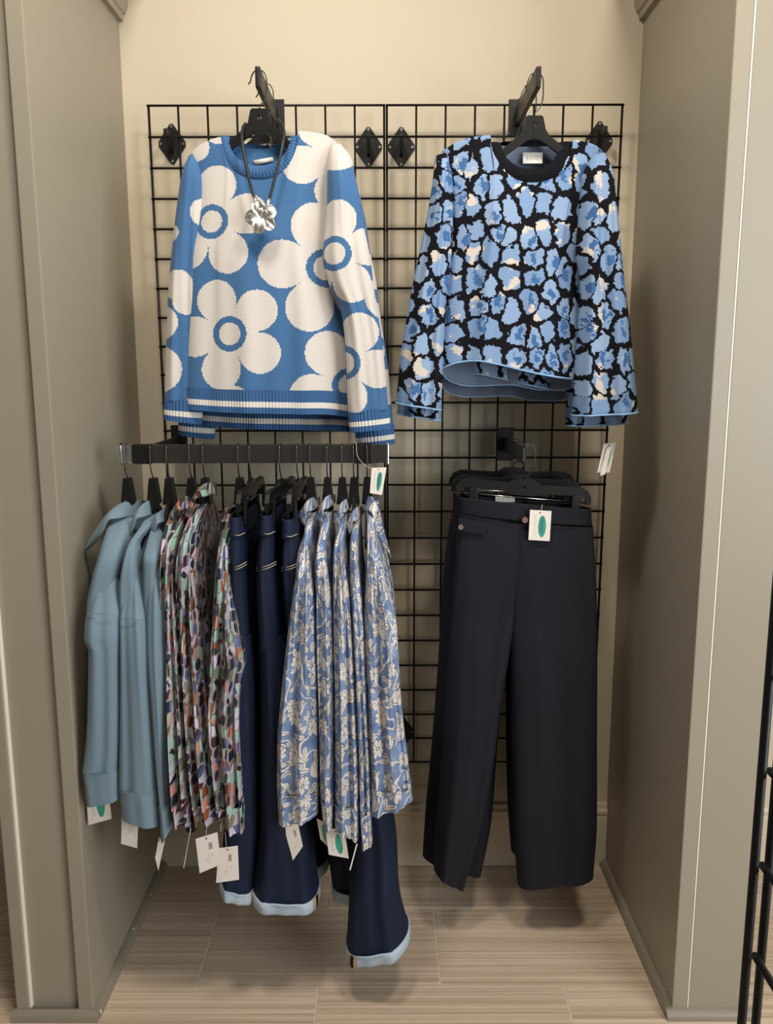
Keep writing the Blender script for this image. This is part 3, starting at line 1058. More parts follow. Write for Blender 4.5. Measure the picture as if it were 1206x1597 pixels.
# neck label, seen in the front sweater only
lb = at([[395, 425], [398, 428]], [[250, 245], [258, 251]], YB + 0.014)
part('neck_label', gridmesh(lb), MAT['label_white'], sw, solid=0.0006)

ztop = AZ1 + 0.023
for (px, py, Y, lab) in ((409, 170, -0.352, 'black plastic hanger inside the front flower sweater, under the necklace cord'),
                         (418, 188, -0.262, 'black plastic hanger inside the rear flower sweater, mostly hidden')):
    p = at(px, py, Y); p[0] = AX1 - (0.003 if Y < -.3 else 0)
    shirt_hanger(tuple(p), 0.0, ztop - float(p[2]) + 0.002, lab, 'sweater hangers', 0.120)

# ------------------------------------------------------------------ necklace
nk = thing('necklace', at(409, 340, -0.425), 'necklace of black cord with a hammered silver flower pendant on the flower sweater', 'necklace')
cordp = [(433, 186, -.340), (437, 191, -.358), (442, 200, -.376), (443, 212, -.392), (440, 230, -.404), (433.5, 259, -.412), (427, 285, -.416), (420, 312, -.420)]
cordl = [(383, 193, -.345), (379, 199, -.368), (377.5, 212, -.386), (379, 228, -.398), (384.5, 259, -.410), (390, 285, -.415), (397, 310, -.420)]
part('cord', tube(poly([at(*q) for q in cordp], 40), 0.0036, 10), MAT['cord'], nk)
part('cord', tube(poly([at(*q) for q in cordl], 40), 0.0036, 10), MAT['cord'], nk)
part('cord_end', tube(np.array([at(397, 308, -.420), at(400.5, 321, -.422)]), 0.0046, 12), MAT['silver'], nk)
part('cord_end', tube(np.array([at(420.5, 310, -.420), at(415, 325, -.422)]), 0.0046, 12), MAT['silver'], nk)
pc = at(409, 340, -0.424)
pend = part('pendant', frombm_sphere(pc, 0.006), MAT['silver'], nk, 'silver flower pendant')
rnd = random.Random(4)
for k, (ad, ln, wd_) in enumerate(((-108, 0.039, 0.025), (-28, 0.038, 0.026), (42, 0.037, 0.025), (108, 0.037, 0.025), (178, 0.038, 0.027), (-70, 0.024, 0.016))):
    a = math.radians(-ad)
    n1, n2 = 14, 13
    t = np.linspace(0, 1, n1)[:, None]; s = np.linspace(-1, 1, n2)[None]
    wid = wd_ * (0.18 + 0.95 * np.sin(np.pi * np.clip(t * 0.86, 0, 1)) ** 0.8) * 0.54
    x = t * ln + 0 * s - 0.004 * (s ** 2) * t; y = wid * s
    h = 0.004 + 0.008 * np.sin(np.pi * t * 0.8) + 0.004 * np.abs(s) ** 2.0 * t - 0.004 * t ** 3 + 0.0012 * np.sin(7 * s + k) * t + 0.0006 * np.sin(9 * t + 4 * s + 2 * k) + 0.002 * (k % 2)
    P = np.stack([pc[0] + x * math.cos(a) - y * math.sin(a), pc[1] - h, pc[2] + x * math.sin(a) + y * math.cos(a)], -1)
    part('petal', gridmesh(P), MAT['silver'], pend, solid=0.0012)
ch = part('chain', tube(np.array([at(422, 246, -.325), at(422, 252, -.326)]), 0.0010, 6), MAT['gold'], nk, 'pale gold extender chain')
for k in range(9):
    c = at(422.6 - 0.05 * k, 213.5 + 3.8 * k, -0.325)
    a = np.linspace(0, 2 * np.pi, 12, endpoint=False)
    f = 0.25 if k % 2 else 1.0
    ring = np.stack([c[0] + 0.0026 * f * np.cos(a), c[1] + 0.0026 * (1 - f) * np.cos(a), c[2] + 0.0040 * np.sin(a)], -1)
    part('chain_link', tube(ring, 0.0008, 5, closed=True), MAT['gold'], ch)

# ------------------------------------------------------------------ leopard sweaters
YL = -0.325
base = at(815, 600, YL)
lp = thing('leopard_sweater', base, 'pale blue and black leopard knit sweater with black collar, the front one', 'sweater', 'leopard sweaters')
L_ = [(690, 236), (702, 300), (702, 380), (692, 471), (687, 575)]
R_ = [(942, 238), (935, 300), (921, 360), (911, 420), (908, 480), (910, 540), (912, 592)]
B_ = [(687, 575), (710, 566), (737, 563), (780, 570), (830, 582), (880, 590), (912, 592)]
Bb = [(687, 575), (697, 590), (740, 602), (800, 600), (850, 608), (890, 606), (912, 592)]
neckf = [(764, 232), (772, 252), (786, 268), (806, 280), (828, 284), (852, 279), (872, 264), (884, 246), (890, 232), (892, 222)]
Tf = [(690, 236), (710, 225), (735, 218), (762, 215)] + neckf + [(910, 224), (928, 229), (942, 238)]
Tb = [(690, 236), (710, 225), (735, 218), (762, 215), (782, 222), (830, 224), (876, 224), (892, 222), (910, 224), (928, 229), (942, 238)]
PT = torso((Tf, B_, L_, R_), (Tb, Bb, L_, R_), YL, 0.055, folds=(0.007, 2.5, 2.2), back_th=0.9)
put('body', PT, [MAT['leopard'], MAT['leopard_in']], lp, solid=0.0025)
part('hem_edge', edge_tube(resample_ring(PT[0][-1], 160), 0.0024), MAT['pale_trim'], lp, 'pale blue hem edging')
part('collar', collar_ring((826.5, 222, 45, 47, -12), (827, 221, 66, 68, 10), YL, 0.032, 0.050, ribs=90, amp=0.0006), MAT['rib_black'], lp, 'wide black ribbed collar')
ls = [(679, 243, 697, 238, -.330, .015), (677, 270, 706, 268, -.332, .040), (671, 312, 708, 310, -.334, .046), (657, 383, 707, 383, -.336, .048),
      (645, 440, 701, 440, -.338, .048), (639, 471, 698, 471, -.338, .048), (627, 543, 693, 546, -.338, .048), (618, 629, 690, 640, -.338, .048)]
q = tube_px(ls, 90, 90, 0.85, (0.008, 1.7, 0.4, 1.6), 'px', 400)
put('sleeve', q, [MAT['leopard'], MAT['leopard_in']], lp, solid=0.002)
part('cuff_edge', edge_tube(q[0][-1], 0.0022), MAT['pale_trim'], lp)
rs = [(926, 240, 946, 238, -.335, .015), (916, 262, 959, 262, -.352, .040), (911, 300, 966, 300, -.365, .046), (908, 347, 971, 347, -.372, .048),
      (905, 395, 976, 395, -.376, .048), (911, 432, 980, 437, -.378, .046), (908, 507, 989, 507, -.378, .048), (902, 580, 996, 575, -.378, .050), (899, 649, 1002, 644, -.378, .050)]
q = tube_px(rs, 90, 90, 0.85, (0.009, 1.8, 2.4, 1.4), 'px', 800)
put('sleeve', q, [MAT['leopard'], MAT['leopard_in']], lp, solid=0.002)
part('cuff_edge', edge_tube(q[0][-1], 0.0022), MAT['pale_trim'], lp)
lp2 = copy_tree(lp); lp2.name = 'leopard_sweater'
lp2.location = Vector(base) + Vector((0.004, 0.090, -0.030))
lp2['label'] = 'leopard knit sweater hanging behind, its hem and cuffs peeking out below'
lb = part('neck_label', box_at((816, 238), (846, 255), YL + 0.016), MAT['label_white'], lp, 'white woven label reading FOIL')
fc = bpy.data.curves.new('label_lettering', 'FONT'); fc.body = 'FOIL'; fc.size = 0.0135; fc.align_x = 'CENTER'; fc.align_y = 'CENTER'
fc.space_character = 1.15
fc.materials.append(MAT['ink'])
fo = lettering(fc, lb)
c = at(831, 247, YL + 0.016) - ORG[lb.name]
fo.location = (c[0], c[1] - 0.0012, c[2]); fo.rotation_euler = (math.pi / 2, 0, 0)
tag_card(lp2, [(925, 694), (941, 697), (943, 736), (934, 738)], -0.19, 'oval', [(940, 668), (938, 680), (933, 697)])
tag_card(lp, [(942, 692), (961, 690.5), (951, 737), (932, 737)], -0.375, 'oval', [(951, 660), (950.5, 675), (951, 694)])
tag_card(lp, [(947, 700), (955, 692), (944, 740), (936, 742)], -0.382, 'text')
tag_card(lp2, [(962, 708), (968, 711), (956, 755), (950, 750)], -0.24, 'text')
ztop = AZ2 + 0.023
for (px, py, Y, lab) in ((826, 181, -0.335, 'black plastic hanger in the collar of the front leopard sweater'),
                         (822, 196, -0.245, 'black plastic hanger inside the rear leopard sweater, mostly hidden')):
    p = at(px, py, Y); p[0] = AX2 + 0.001
    shirt_hanger(tuple(p), 0.0, ztop - float(p[2]) + 0.002, lab, 'sweater hangers', 0.120)


# ------------------------------------------------------------------ garments on the rail
HOOKS = {}
HZ = RZ + RH + 0.0015


def rail_hook(px, kind, label, group, tilt=0.0, rot=-math.pi / 2, neck=(0, 0)):
    p = at(px + neck[0], 745, YR)
    loc = (float(p[0]), YR, HZ - 0.083)
    if kind == 'shirt': return shirt_hanger(loc, rot + tilt, 0.083, label, group, 0.130, True)
    return clip_hanger(loc, rot, 0.083, label, group, 0.155, 0.0, (-0.118, 0.118))


def collar_leaf(parent, mat, tr, dx=1.0, dy=1.0, mirror=False, pts=None):
    """folded shirt collar seen from the shoulder; tr = top corner pixel"""
    up = [(0, 0, -.36), (-30, 1, -.44), (-55, 16, -.495), (-72, 38, -.50), (-93, 74, -.48)]
    lo = [(1, 23, -.37), (-24, 25, -.475), (-55, 29, -.525), (-69, 55, -.52), (-91, 77, -.485)]
    if pts: up, lo = pts
    else:
        f = lambda L: [(tr[0] + x * dx, tr[1] + y * dy, Y) for x, y, Y in L]
        lo = [(x, y if i in (0, 4) else y / max(dy, 0.001) * max(dy, 0.8), Y) for i, (x, y, Y) in enumerate(lo)]
        up, lo = f(up), f(lo)
    n = 26
    A = poly([at(*q) for q in up], n); B = poly([at(*q) for q in lo], n)
    w = np.linspace(0, 1, 8)[:, None, None]
    P = A[None] * (1 - w) + B[None] * w
    P[..., 1] -= 0.008 * np.sin(np.pi * w[..., 0])
    U = np.stack([np.broadcast_to(np.linspace(0, 0.14, n)[None], P.shape[:2]), P[..., 2]], -1)
    return part('collar', gridmesh(P, U), mat, parent, solid=0.0016)


def side_shirt(name, label, cat_, group, mat, body, sleeve, cuff, collars, ridge, seed, e=0.75, flap=None):
    cx = np.mean([(r[1] + r[2]) / 2 for r in body])
    t = thing(name, at(cx, 1250, YR), label, cat_, group)
    rows = [(r[1], r[0], r[2], r[0], YR, r[3]) for r in body]
    A, k, dr = ridge
    q = tube_px(rows, 80, 96, 0.55, (A * 0.7, k, seed, dr), 'm', seed * 0.31)
    # fine waves on the flanks, so that the cloth hangs in soft pleats
    P = q[0]
    tt = np.linspace(0, 1, P.shape[0])[:, None]
    P[..., 0] += 0.0045 * np.clip(tt * 3 - 0.3, 0, 1) * np.sin(P[..., 1] * 75 + seed + 1.5 * tt)
    put('body', q, mat, t)
    Ys = YR - 0.178
    rows = [(r[1], r[0], r[2], r[0], Ys, r[3] if len(r) > 3 else 0.040) for r in sleeve]
    ins = lambda r, k: (r[0] + (r[2] - r[0]) * k, r[1], r[2] - (r[2] - r[0]) * k, r[3])
    rows[0] = ins(rows[0], 0.30) + (Ys + 0.034, 0.018)
    rows[1] = ins(rows[1], 0.06) + (Ys + 0.017, 0.030)
    rows[2] = rows[2][:4] + (Ys + 0.008, 0.036)
    q = tube_px(rows, 90, 110, e, (A, k, seed * 1.7, dr), 'm', seed * 0.53)
    sl = put('sleeve', q, mat, t)
    L0, L1 = cuff
    rows = [(sleeve[-1][1] - 0.7, sleeve[-1][0] - 2, sleeve[-1][2] + 0.7, sleeve[-1][0] - 2, Ys, 0.0415),
            ((sleeve[-1][1] + L0[0]) / 2, (sleeve[-1][0] + L0[1]) / 2, (sleeve[-1][2] + L1[0]) / 2, (sleeve[-1][0] + L1[1]) / 2, Ys, 0.0410),
            (L0[0], L0[1], L1[0], L1[1], Ys, 0.038)]
    q = tube_px(rows, 20, 110, e, (0, 1, 0, 0), 'm', seed * 0.53 + 0.05)
    r2 = tube_px([rows[0][:4] + (Ys, 0.0415), rows[2]], 20, 110, e, (A * 0.8, k, seed * 1.7 + dr, 0), 'm', 0)
    q[0][..., 1] = q[0][..., 1] * 0.3 + r2[0][..., 1] * 0.7
    part('cuff', gridmesh(q[0], q[1]), mat, t)
    for c in collars:
        if isinstance(c, dict): collar_leaf(t, mat, None, pts=(c['up'], c['lo']))
        else: collar_leaf(t, mat, *c)
    return t


def seam(parent, pts, r=0.0007, mat=None, name='seam'):
    return part(name, tube(poly([at(*q) for q in pts], 24), r, 5), mat or MAT['poplin'], parent)


# three dusty blue shirts
GB = 'dusty blue shirts on the rail'
B1 = side_shirt('blue_shirt', 'dusty blue cotton shirt at the left end of the rail, collar point hanging out', 'shirt', GB, MAT['poplin'],
                [(800, 180, 206, .05), (809, 172, 206, .08), (835, 162, 204, .14), (862, 154, 198, .175), (900, 142, 190, .185), (958, 133, 184, .185), (1100, 146, 182, .18), (1225, 146, 182, .18)],
                [(872, 150, 190), (940, 134, 185), (965, 130, 184), (1000, 127, 184), (1016, 134, 184), (1100, 133, 184), (1166, 130, 183), (1206, 125, 181)],
                ((131, 1258), (183, 1250)), [((227, 781), 1.0, 1.0)], (0.004, 1.1, 1.0), 1.0)
B2 = side_shirt('blue_shirt', 'dusty blue cotton shirt second from the left on the rail', 'shirt', GB, MAT['poplin'],
                [(803, 226, 240, .05), (811, 224, 240, .09), (846, 203, 222, .16), (899, 188, 224, .185), (967, 186, 226, .185), (1100, 194, 230, .18), (1225, 196, 236, .18)],
                [(875, 192, 222), (945, 185.5, 224.5), (970, 184, 225), (1050, 184, 230), (1113, 183.5, 235), (1180, 182.5, 240), (1235, 181.5, 243)],
                ((187, 1280), (247, 1292)), [((249, 780), 0.62, 0.96)], (0.004, 1.2, 0.8), 2.3)
B3 = side_shirt('blue_shirt', 'dusty blue cotton shirt third from the left, next to the patterned blouses', 'shirt', GB, MAT['poplin'],
                [(813, 240, 257, .05), (822, 236, 258, .09), (845, 229, 258, .15), (870, 225, 256, .185), (1000, 230, 254, .185), (1100, 236, 256, .18), (1225, 244, 258, .18)],
                [(870, 226, 256), (940, 225, 254.5), (1000, 225, 254), (1113, 233, 257), (1200, 240, 260), (1256, 246, 262)],
                ((250, 1320), (266, 1294)), [((266, 793), 0.36, 0.40)], (0.004, 1.0, 0.8), 3.1)
seam(B1, [(136, 956, -.628), (158, 957, -.6345), (179, 957, -.628)])
seam(B2, [(188, 966, -.628), (205, 963, -.6345), (221, 968, -.628)])
seam(B1, [(131, 1207, -.634), (152, 1206, -.6405), (176, 1204, -.634)])
seam(B2, [(188, 1236, -.634), (212, 1235, -.6405), (238, 1234, -.634)])

# three satin blouses with a geometric print
GM = 'geometric print blouses on the rail'
M1 = side_shirt('patterned_blouse', 'geometric print satin blouse next to the dusty blue shirts', 'blouse', GM, MAT['geo'],
                [(795, 268, 296, .05), (815, 258, 288, .11), (850, 254, 280, .17), (900, 254, 276, .185), (1000, 256, 280, .185), (1230, 262, 296, .18)],
                [(870, 254, 275), (1000, 254.5, 279), (1113, 257, 285), (1200, 260, 291), (1255, 263, 296)],
                ((266, 1286), (300, 1287)), [((304, 773), 0.43, 0.42)], (0.018, 2.0, 1.5), 4.2, 0.7)
M2 = side_shirt('patterned_blouse', 'geometric print satin blouse in the middle of its three, dark flank showing', 'blouse', GM, MAT['geo'],
                [(785, 304, 322, .05), (808, 294, 314, .11), (846, 281, 308, .17), (900, 277, 307, .185), (1000, 282, 312, .185), (1230, 300, 330, .18)],
                [(866, 279, 306), (1000, 280, 312), (1113, 286, 321), (1200, 292, 328), (1256, 297, 335)],
                ((301, 1286), (339, 1282)), [((338, 753), 0.57, 0.82)], (0.019, 2.0, 1.8), 5.4, 0.7)
M3 = side_shirt('patterned_blouse', 'geometric print satin blouse hanging against the jeans', 'blouse', GM, MAT['geo'],
                [(800, 353, 364, .05), (830, 346, 362, .12), (854, 342, 360, .17), (912, 336, 364, .185), (1000, 330, 370, .185), (1230, 336, 370, .18)],
                [(885, 338, 361), (960, 330, 369), (1000, 326, 373), (1038, 324, 379), (1062, 323, 374), (1113, 322, 371), (1200, 329, 374), (1260, 336, 377)],
                ((340, 1290), (378, 1302)), [((359, 792), 0.20, 0.45)], (0.019, 2.2, 1.2), 6.1, 0.7)

# five satin blouses with a floral print
GF = 'floral satin blouses on the rail'
F1 = side_shirt('floral_blouse', 'blue floral satin blouse next to the jeans, first of the five', 'blouse', GF, MAT['floral'],
                [(798, 472, 494, .05), (825, 474, 489, .11), (862, 463, 488, .17), (925, 455, 490, .185), (1000, 449, 490, .185), (1230, 440, 490, .18)],
                [(850, 467, 487), (925, 454, 490), (1000, 446, 491), (1093, 436, 494), (1177, 430, 495), (1240, 430, 495.5)],
                ((433, 1289), (495, 1276)), [((499, 775), 0.36, 0.42)], (0.013, 2.0, 1.5), 1.9, 0.75)
F2 = side_shirt('floral_blouse', 'blue floral satin blouse, second of the five from the jeans', 'blouse', GF, MAT['floral'],
                [(797, 502, 518, .05), (819, 500, 515, .11), (846, 494, 512, .17), (880, 491, 514, .185), (925, 493, 516, .185), (1230, 500, 517, .18)],
                [(850, 494, 512), (925, 492, 516), (1000, 493, 518), (1113, 496, 520), (1200, 498, 520), (1250, 499, 520)],
                ((503, 1292), (518, 1300)), [((523, 771), 0.31, 0.50)], (0.010, 1.3, 1.0), 2.7, 0.75)
F3 = side_shirt('floral_blouse', 'blue floral satin blouse in the middle of the five', 'blouse', GF, MAT['floral'],
                [(800, 527, 543, .05), (819, 527, 541, .11), (846, 521, 538, .17), (880, 519, 542, .185), (925, 520, 546, .185), (1230, 522, 552, .18)],
                [(855, 520, 539), (925, 519, 546), (1000, 520, 550), (1113, 521, 556), (1200, 521, 559), (1258, 521, 560)],
                ((521, 1296), (560, 1313)), [((547, 778), 0.27, 0.48)], (0.013, 1.8, 1.7), 3.8, 0.75)
F4 = side_shirt('floral_blouse', 'blue floral satin blouse, fourth of the five, slim and lowest at the hem', 'blouse', GF, MAT['floral'],
                [(808, 547, 563, .05), (825, 548, 561, .11), (850, 545, 560, .17), (880, 545, 561, .185), (952, 548, 566, .185), (1230, 560, 572, .18)],
                [(860, 546, 560), (925, 547, 564), (1000, 551, 568), (1113, 556, 573), (1200, 560, 577), (1270, 561, 578)],
                ((564, 1327), (581, 1317)), [((566, 790), 0.27, 0.42)], (0.009, 1.2, 1.0), 4.9, 0.75)
F5 = side_shirt('floral_blouse', 'blue floral satin blouse at the right end of the rail, open collar flaring right', 'blouse', GF, MAT['floral'],
                [(793, 570, 592, .05), (815, 572, 586, .10), (845, 571, 590, .16), (885, 570, 600, .185), (939, 569, 611, .185), (1000, 570, 617, .185), (1230, 574, 630, .18)],
                [(858, 571, 594), (912, 569, 605), (978, 568, 619), (1036, 569, 622), (1135, 572, 630), (1190, 575, 637), (1234, 577, 642)],
                ((577, 1276), (644, 1253)),
                [dict(up=[(568, 780, -.40), (576, 774, -.44), (588, 776, -.46), (594, 800, -.45), (602, 835, -.44), (611, 869, -.43)],
                      lo=[(569, 797, -.44), (575, 796, -.49), (583, 805, -.50), (588, 825, -.49), (598, 848, -.47), (609, 868, -.44)])],
                (0.013, 2.2, 1.3), 5.7, 0.75)

# hangers for the shirts and blouses
GH = 'shirt hangers on the rail'
for px, nx, lab in ((190, 9, 'black hanger of the leftmost dusty blue shirt, hooked over the rail end'),
                    (236, 3, 'black hanger of the second dusty blue shirt'),
                    (257, 7, 'black hanger of the third dusty blue shirt'),
                    (294, 5, 'black hanger of the patterned blouse next to the blue shirts'),
                    (316, 4, 'black hanger of the middle patterned blouse'),
                    (366, 8, 'black hanger of the patterned blouse beside the jeans'),
                    (483, 2, 'black hanger of the first floral blouse beside the jeans'),
                    (508, 3, 'black hanger of the second floral blouse'),
                    (533, 1, 'black hanger of the middle floral blouse'),
                    (552, 0, 'black hanger of the fourth floral blouse'),
                    (571, 2, 'black hanger of the last floral blouse at the right end')):
    rail_hook(px, 'shirt', lab, GH, 0.0, neck=(nx, 0))

# ------------------------------------------------------------------ jeans
GJ = 'dark cuffed jeans on the rail'


def jeans(label, waist, body, near, near_hem, far, seed):
    cx = np.mean([r[1] for r in body])
    t = thing('jeans', at(cx, 1420, YR), label, 'jeans', GJ)
    rows = [(r[1], r[0], r[2], r[0], YR, r[3]) for r in body]
    put('seat', tube_px(rows, 50, 80, 0.6, (0.004, 1.5, seed, 1.0)), MAT['denim'], t)
    rows = [(r[1], r[0], r[2], r[0], YR, r[3]) for r in waist]
    wb = put('waistband', tube_px(rows, 10, 80, 0.6, (0, 1, 0, 0)), MAT['denim'], t, solid=-0.003)
    y1, xl, xr, b = waist[-1]
    Yn = YR - b - 0.006
    part('stitching', tube(poly([at(xl + 1, y1 - 2, Yn + 0.02), at((xl + xr) / 2, y1 + 1, Yn), at(xr - 1, y1 - 3, Yn + 0.02)], 14), 0.0008, 5), MAT['stitch'], wb)
    # pocket edge with a double row of stitches
    k = np.argmin([abs(r[0] - 880) for r in body]); r = body[k]
    for d in (0, 4):
        part('pocket_stitching', tube(poly([at(r[1] + 1, 886 + d, YR - r[3] + 0.014), at((r[1] + r[2]) / 2, 883 + d, YR - r[3] - 0.008), at(r[2] - 1, 876 + d, YR - r[3] + 0.014)], 14), 0.0008, 5), MAT['stitch'], t)
    for rows, hem, Y0, nm in ((near, near_hem, YR - 0.105, 'leg'), (far, None, YR + 0.095, 'leg')):
        st = [(r[1], r[0], r[2], r[0], Y0 if len(r) < 4 else r[3], 0.082) for r in rows]
        if hem: st[-1] = (hem[0][0], hem[0][1], hem[1][0], hem[1][1], Y0, 0.082)
        st[0] = st[0][:4] + (Y0 + (0.012 if hem else 0), 0.066)
        q = tube_px(st, 70, 80, 0.85, (0.007, 1.3, seed, 1.5))
        lg = put(nm, q, MAT['denim'], t)
        l = st[-1]
        hm = [(l[0] - 1.5, l[1] - 6, l[2] + 1.5, l[3] - 6, l[4], 0.088), (l[0] - 2, l[1] + 4, l[2] + 2.5, l[3] + 4, l[4], 0.089), (l[0] - 1.5, l[1] + 11, l[2] + 2, l[3] + 11, l[4], 0.087)]
        h = tube_px(hm, 8, 80, 0.85, (0.007, 1.3, seed + 1.5, 0))
        cf = put('turn_up', h, [MAT['denim_in'], MAT['denim_in']], t, label='pale turned-up hem', solid=0.004)
        if hem:
            side = 0.92 if seed < 2 else -0.80
            j = int(np.argmin(np.abs(np.cos(np.linspace(1.5 * np.pi, -np.pi / 2, 80)) - side) + (np.sin(np.linspace(1.5 * np.pi, -np.pi / 2, 80)) < 0) * 9))
            for dj, mt in ((-2, 'selvedge'), (0, 'navy2'), (2, 'selvedge')):
                S = h[0][:, j + dj:j + dj + 3].copy()
                S[..., 1] -= 0.0015
                part('side_tape', gridmesh(S), MAT[mt], cf)
    return t


J1 = jeans('dark indigo jeans beside the patterned blouses, leftmost pair, hem partly hidden',
           [(803, 361, 379, .150), (834, 359, 383, .160)], [(832, 359, 384, .160), (880, 358, 386, .165), (1000, 361, 392, .165), (1045, 366, 389, .120)],
           [(990, 361, 392), (1150, 352, 397), (1286, 345, 399), (1400, 340, 394)], ((338, 1378), (393, 1404)),
           [(990, 366, 394), (1200, 362, 418), (1362, 372, 432)], 0.4)
J2 = jeans('dark indigo jeans in the middle, wide pale turn-up hanging nearest the rail centre',
           [(800, 409, 426, .150), (832, 405, 430, .160)], [(830, 405, 431, .160), (872, 399, 432, .165), (925, 398, 437, .165), (1000, 402, 443, .165), (1045, 408, 440, .120)],
           [(990, 402, 443), (1150, 402, 462), (1286, 402, 480), (1412, 388, 494)], ((388, 1405), (494, 1414)),
           [(990, 410, 446), (1200, 424, 486), (1355, 430, 510)], 1.2)
J3 = jeans('dark indigo jeans tucked under the floral blouses, one cuffed leg swinging right',
           [(806, 441, 461, .150), (836, 439, 465, .160)], [(834, 439, 466, .160), (885, 438, 470, .165), (1000, 448, 492, .165), (1045, 460, 496, .120)],
           [(990, 448, 492), (1150, 500, 556), (1286, 549, 613), (1419, 543, 625), (1490, 539, 639)], ((539, 1500), (639, 1474)),
           [(990, 455, 500), (1200, 488, 545), (1395, 517, 580)], 2.6)
GC = 'clip hangers of the jeans'
for px, nx, rz, lab in ((384, 8, -1.60, 'black clip hanger holding the leftmost jeans'), (435, 4, -1.66, 'black clip hanger holding the middle jeans'),
                        (462, 3, -1.60, 'black clip hanger holding the jeans next to the floral blouses')):
    rail_hook(px, 'clip', lab, GC, rot=rz, neck=(nx, 0))

# ------------------------------------------------------------------ tags below the hems
YT = -0.635
tag_card(B1, [(133, 1225), (168, 1215), (174, 1277), (138, 1287)], YT + .04, 'oval')
tag_card(B2, [(190, 1270), (216, 1272), (214, 1323), (189, 1316)], YT + .04, 'text')
tag_card(B3, [(248, 1305, -.60), (257, 1312, -.60), (247, 1358, -.59), (242, 1338, -.60)], YT, 'text')
tag_card(M1, [(297, 1292), (298, 1292), (287, 1354), (286, 1354)], YT, 'text', [(296, 1282), (297, 1292)])
tag_card(M2, [(305, 1308.5), (339, 1298), (345, 1348), (311.5, 1362)], YT - .02, 'bar', [(323, 1284), (322, 1296), (321.5, 1306)])
tag_card(M3, [(341, 1323), (371, 1319), (373, 1372), (337, 1377)], YT, 'bar', [(351, 1297), (352.5, 1312), (353.5, 1324)])
tag_card(F1, [(441, 1284), (464, 1280), (472.5, 1320), (457, 1342)], YT + .035, 'bar')
tag_card(F2, [(494, 1276), (508, 1284), (513, 1322), (500, 1309)], YT + .04, 'oval')
tag_card(F3, [(508, 1290), (538, 1296), (544, 1339), (513, 1333)], YT + .02, 'oval')
tag_card(F4, [(556, 1316), (558, 1316), (547, 1357), (545, 1357)], YT, 'text')
tag_card(F5, [(580, 729.5), (603, 729), (596, 772), (577, 769)], YR - 0.06, 'oval', [(556, 690, YR - .012), (558, 712, YR - .03), (575, 729, YR - .05), (590, 733, YR - .06)], 'Haven')
a_ = tube_px([(285, 1278, 308, 1278, YT + .03, .010), (285, 1288, 309, 1288, YT + .03, .011), (290, 1298, 303, 1298, YT + .03, .008)], 10, 24, 0.9)
put('belt_end', a_, MAT['navy2'], M1)


# ------------------------------------------------------------------ navy trousers
GT = 'navy wide-leg trousers'


def trousers(label, Yc, waist, lleg, rleg, mat, front=True):
    t = thing('trousers', at(805, 1380, Yc), label, 'trousers', GT)
    B = 0.030
    wr = [(w[0], w[1], w[2], w[3], Yc, B) for w in waist]
    wb = put('waistband', tube_px(wr, 14, 120, 0.7, (0, 1, 0, 0)), mat, t, solid=-0.0015)
    for rows, sd in ((lleg, 0.3), (rleg, 2.0)):
        st = [(r[0], r[1], r[2], r[3], Yc + (0.0 if sd < 1 else 0.0006), B + 0.001 if i < 1 else 0.036 if i < 3 else 0.040) for i, r in enumerate(rows)]
        put('leg', tube_px(st, 110, 110, (0.26, 0.75), (0.005, 1.3, sd, 1.2)), mat, t)
    return t, wb


# front pair: waist band (left top, right top) then legs
wf = [(717, 776, 924, 795), (718, 790, 925, 808), (718.5, 803, 926, 822)]
lf = [(718.5, 801, 815, 818), (713, 868, 815, 872), (707, 958, 806, 955), (702, 1020, 797, 1020), (697, 1100, 786, 1090), (691.6, 1179, 773, 1190), (684, 1268, 756, 1285), (678, 1364, 725, 1393)]
rf = [(800, 816, 926, 822), (800, 872, 929, 872), (798, 955, 932.5, 955), (798, 1020, 934, 1020), (800, 1100, 935, 1100), (801.5, 1190, 935, 1190), (803, 1280, 935, 1280), (810, 1388, 929, 1375)]
YP = -0.330
T1, WB = trousers('navy wide-leg trousers, the front pair, with buttoned pocket flap and price tag', YP, wf, lf, rf, MAT['navy'])
sh = lambda rows, dx, dy, k=0.97: [((r[0] - 805) * k + 805 + dx, r[1] + dy, (r[2] - 805) * k + 805 + dx, r[3] + dy) for r in rows]
w2 = [(709, 772, 905, 785), (709, 786, 906, 796), (708, 800, 906, 808)]
l2 = [(708, 798, 800, 806), (700.6, 839, 800, 850), (690, 943, 797, 945), (686, 1020, 795, 1010), (680, 1100, 786, 1090), (673.7, 1179, 777, 1179), (665, 1268, 768, 1290), (660, 1342, 752, 1372)]
r2 = [(795, 806, 906, 808), (795, 860, 912, 860), (793, 945, 920, 945), (792, 1020, 922, 1020), (792, 1119, 924, 1119), (793, 1200, 926, 1200), (795, 1268, 926, 1268), (800, 1335, 922, 1335)]
T2, _ = trousers('navy wide-leg trousers hanging in the middle, left edge and inner leg showing', YP + 0.085, w2, l2, r2, MAT['navy2'])
l3 = [(r[0] + 6, r[1] - 2, r[2], r[3] - 20) for r in l2]; r3 = [(r[0], r[1] - 2, r[2] - 3, r[3] - 20) for r in r2]
w3 = [(r[0] + 6, r[1] - 2, r[2] - 3, r[3] - 2) for r in w2]
T3, _ = trousers('navy wide-leg trousers hanging rearmost, almost hidden by the other two pairs', YP + 0.170, w3, l3, r3, MAT['navy2'])

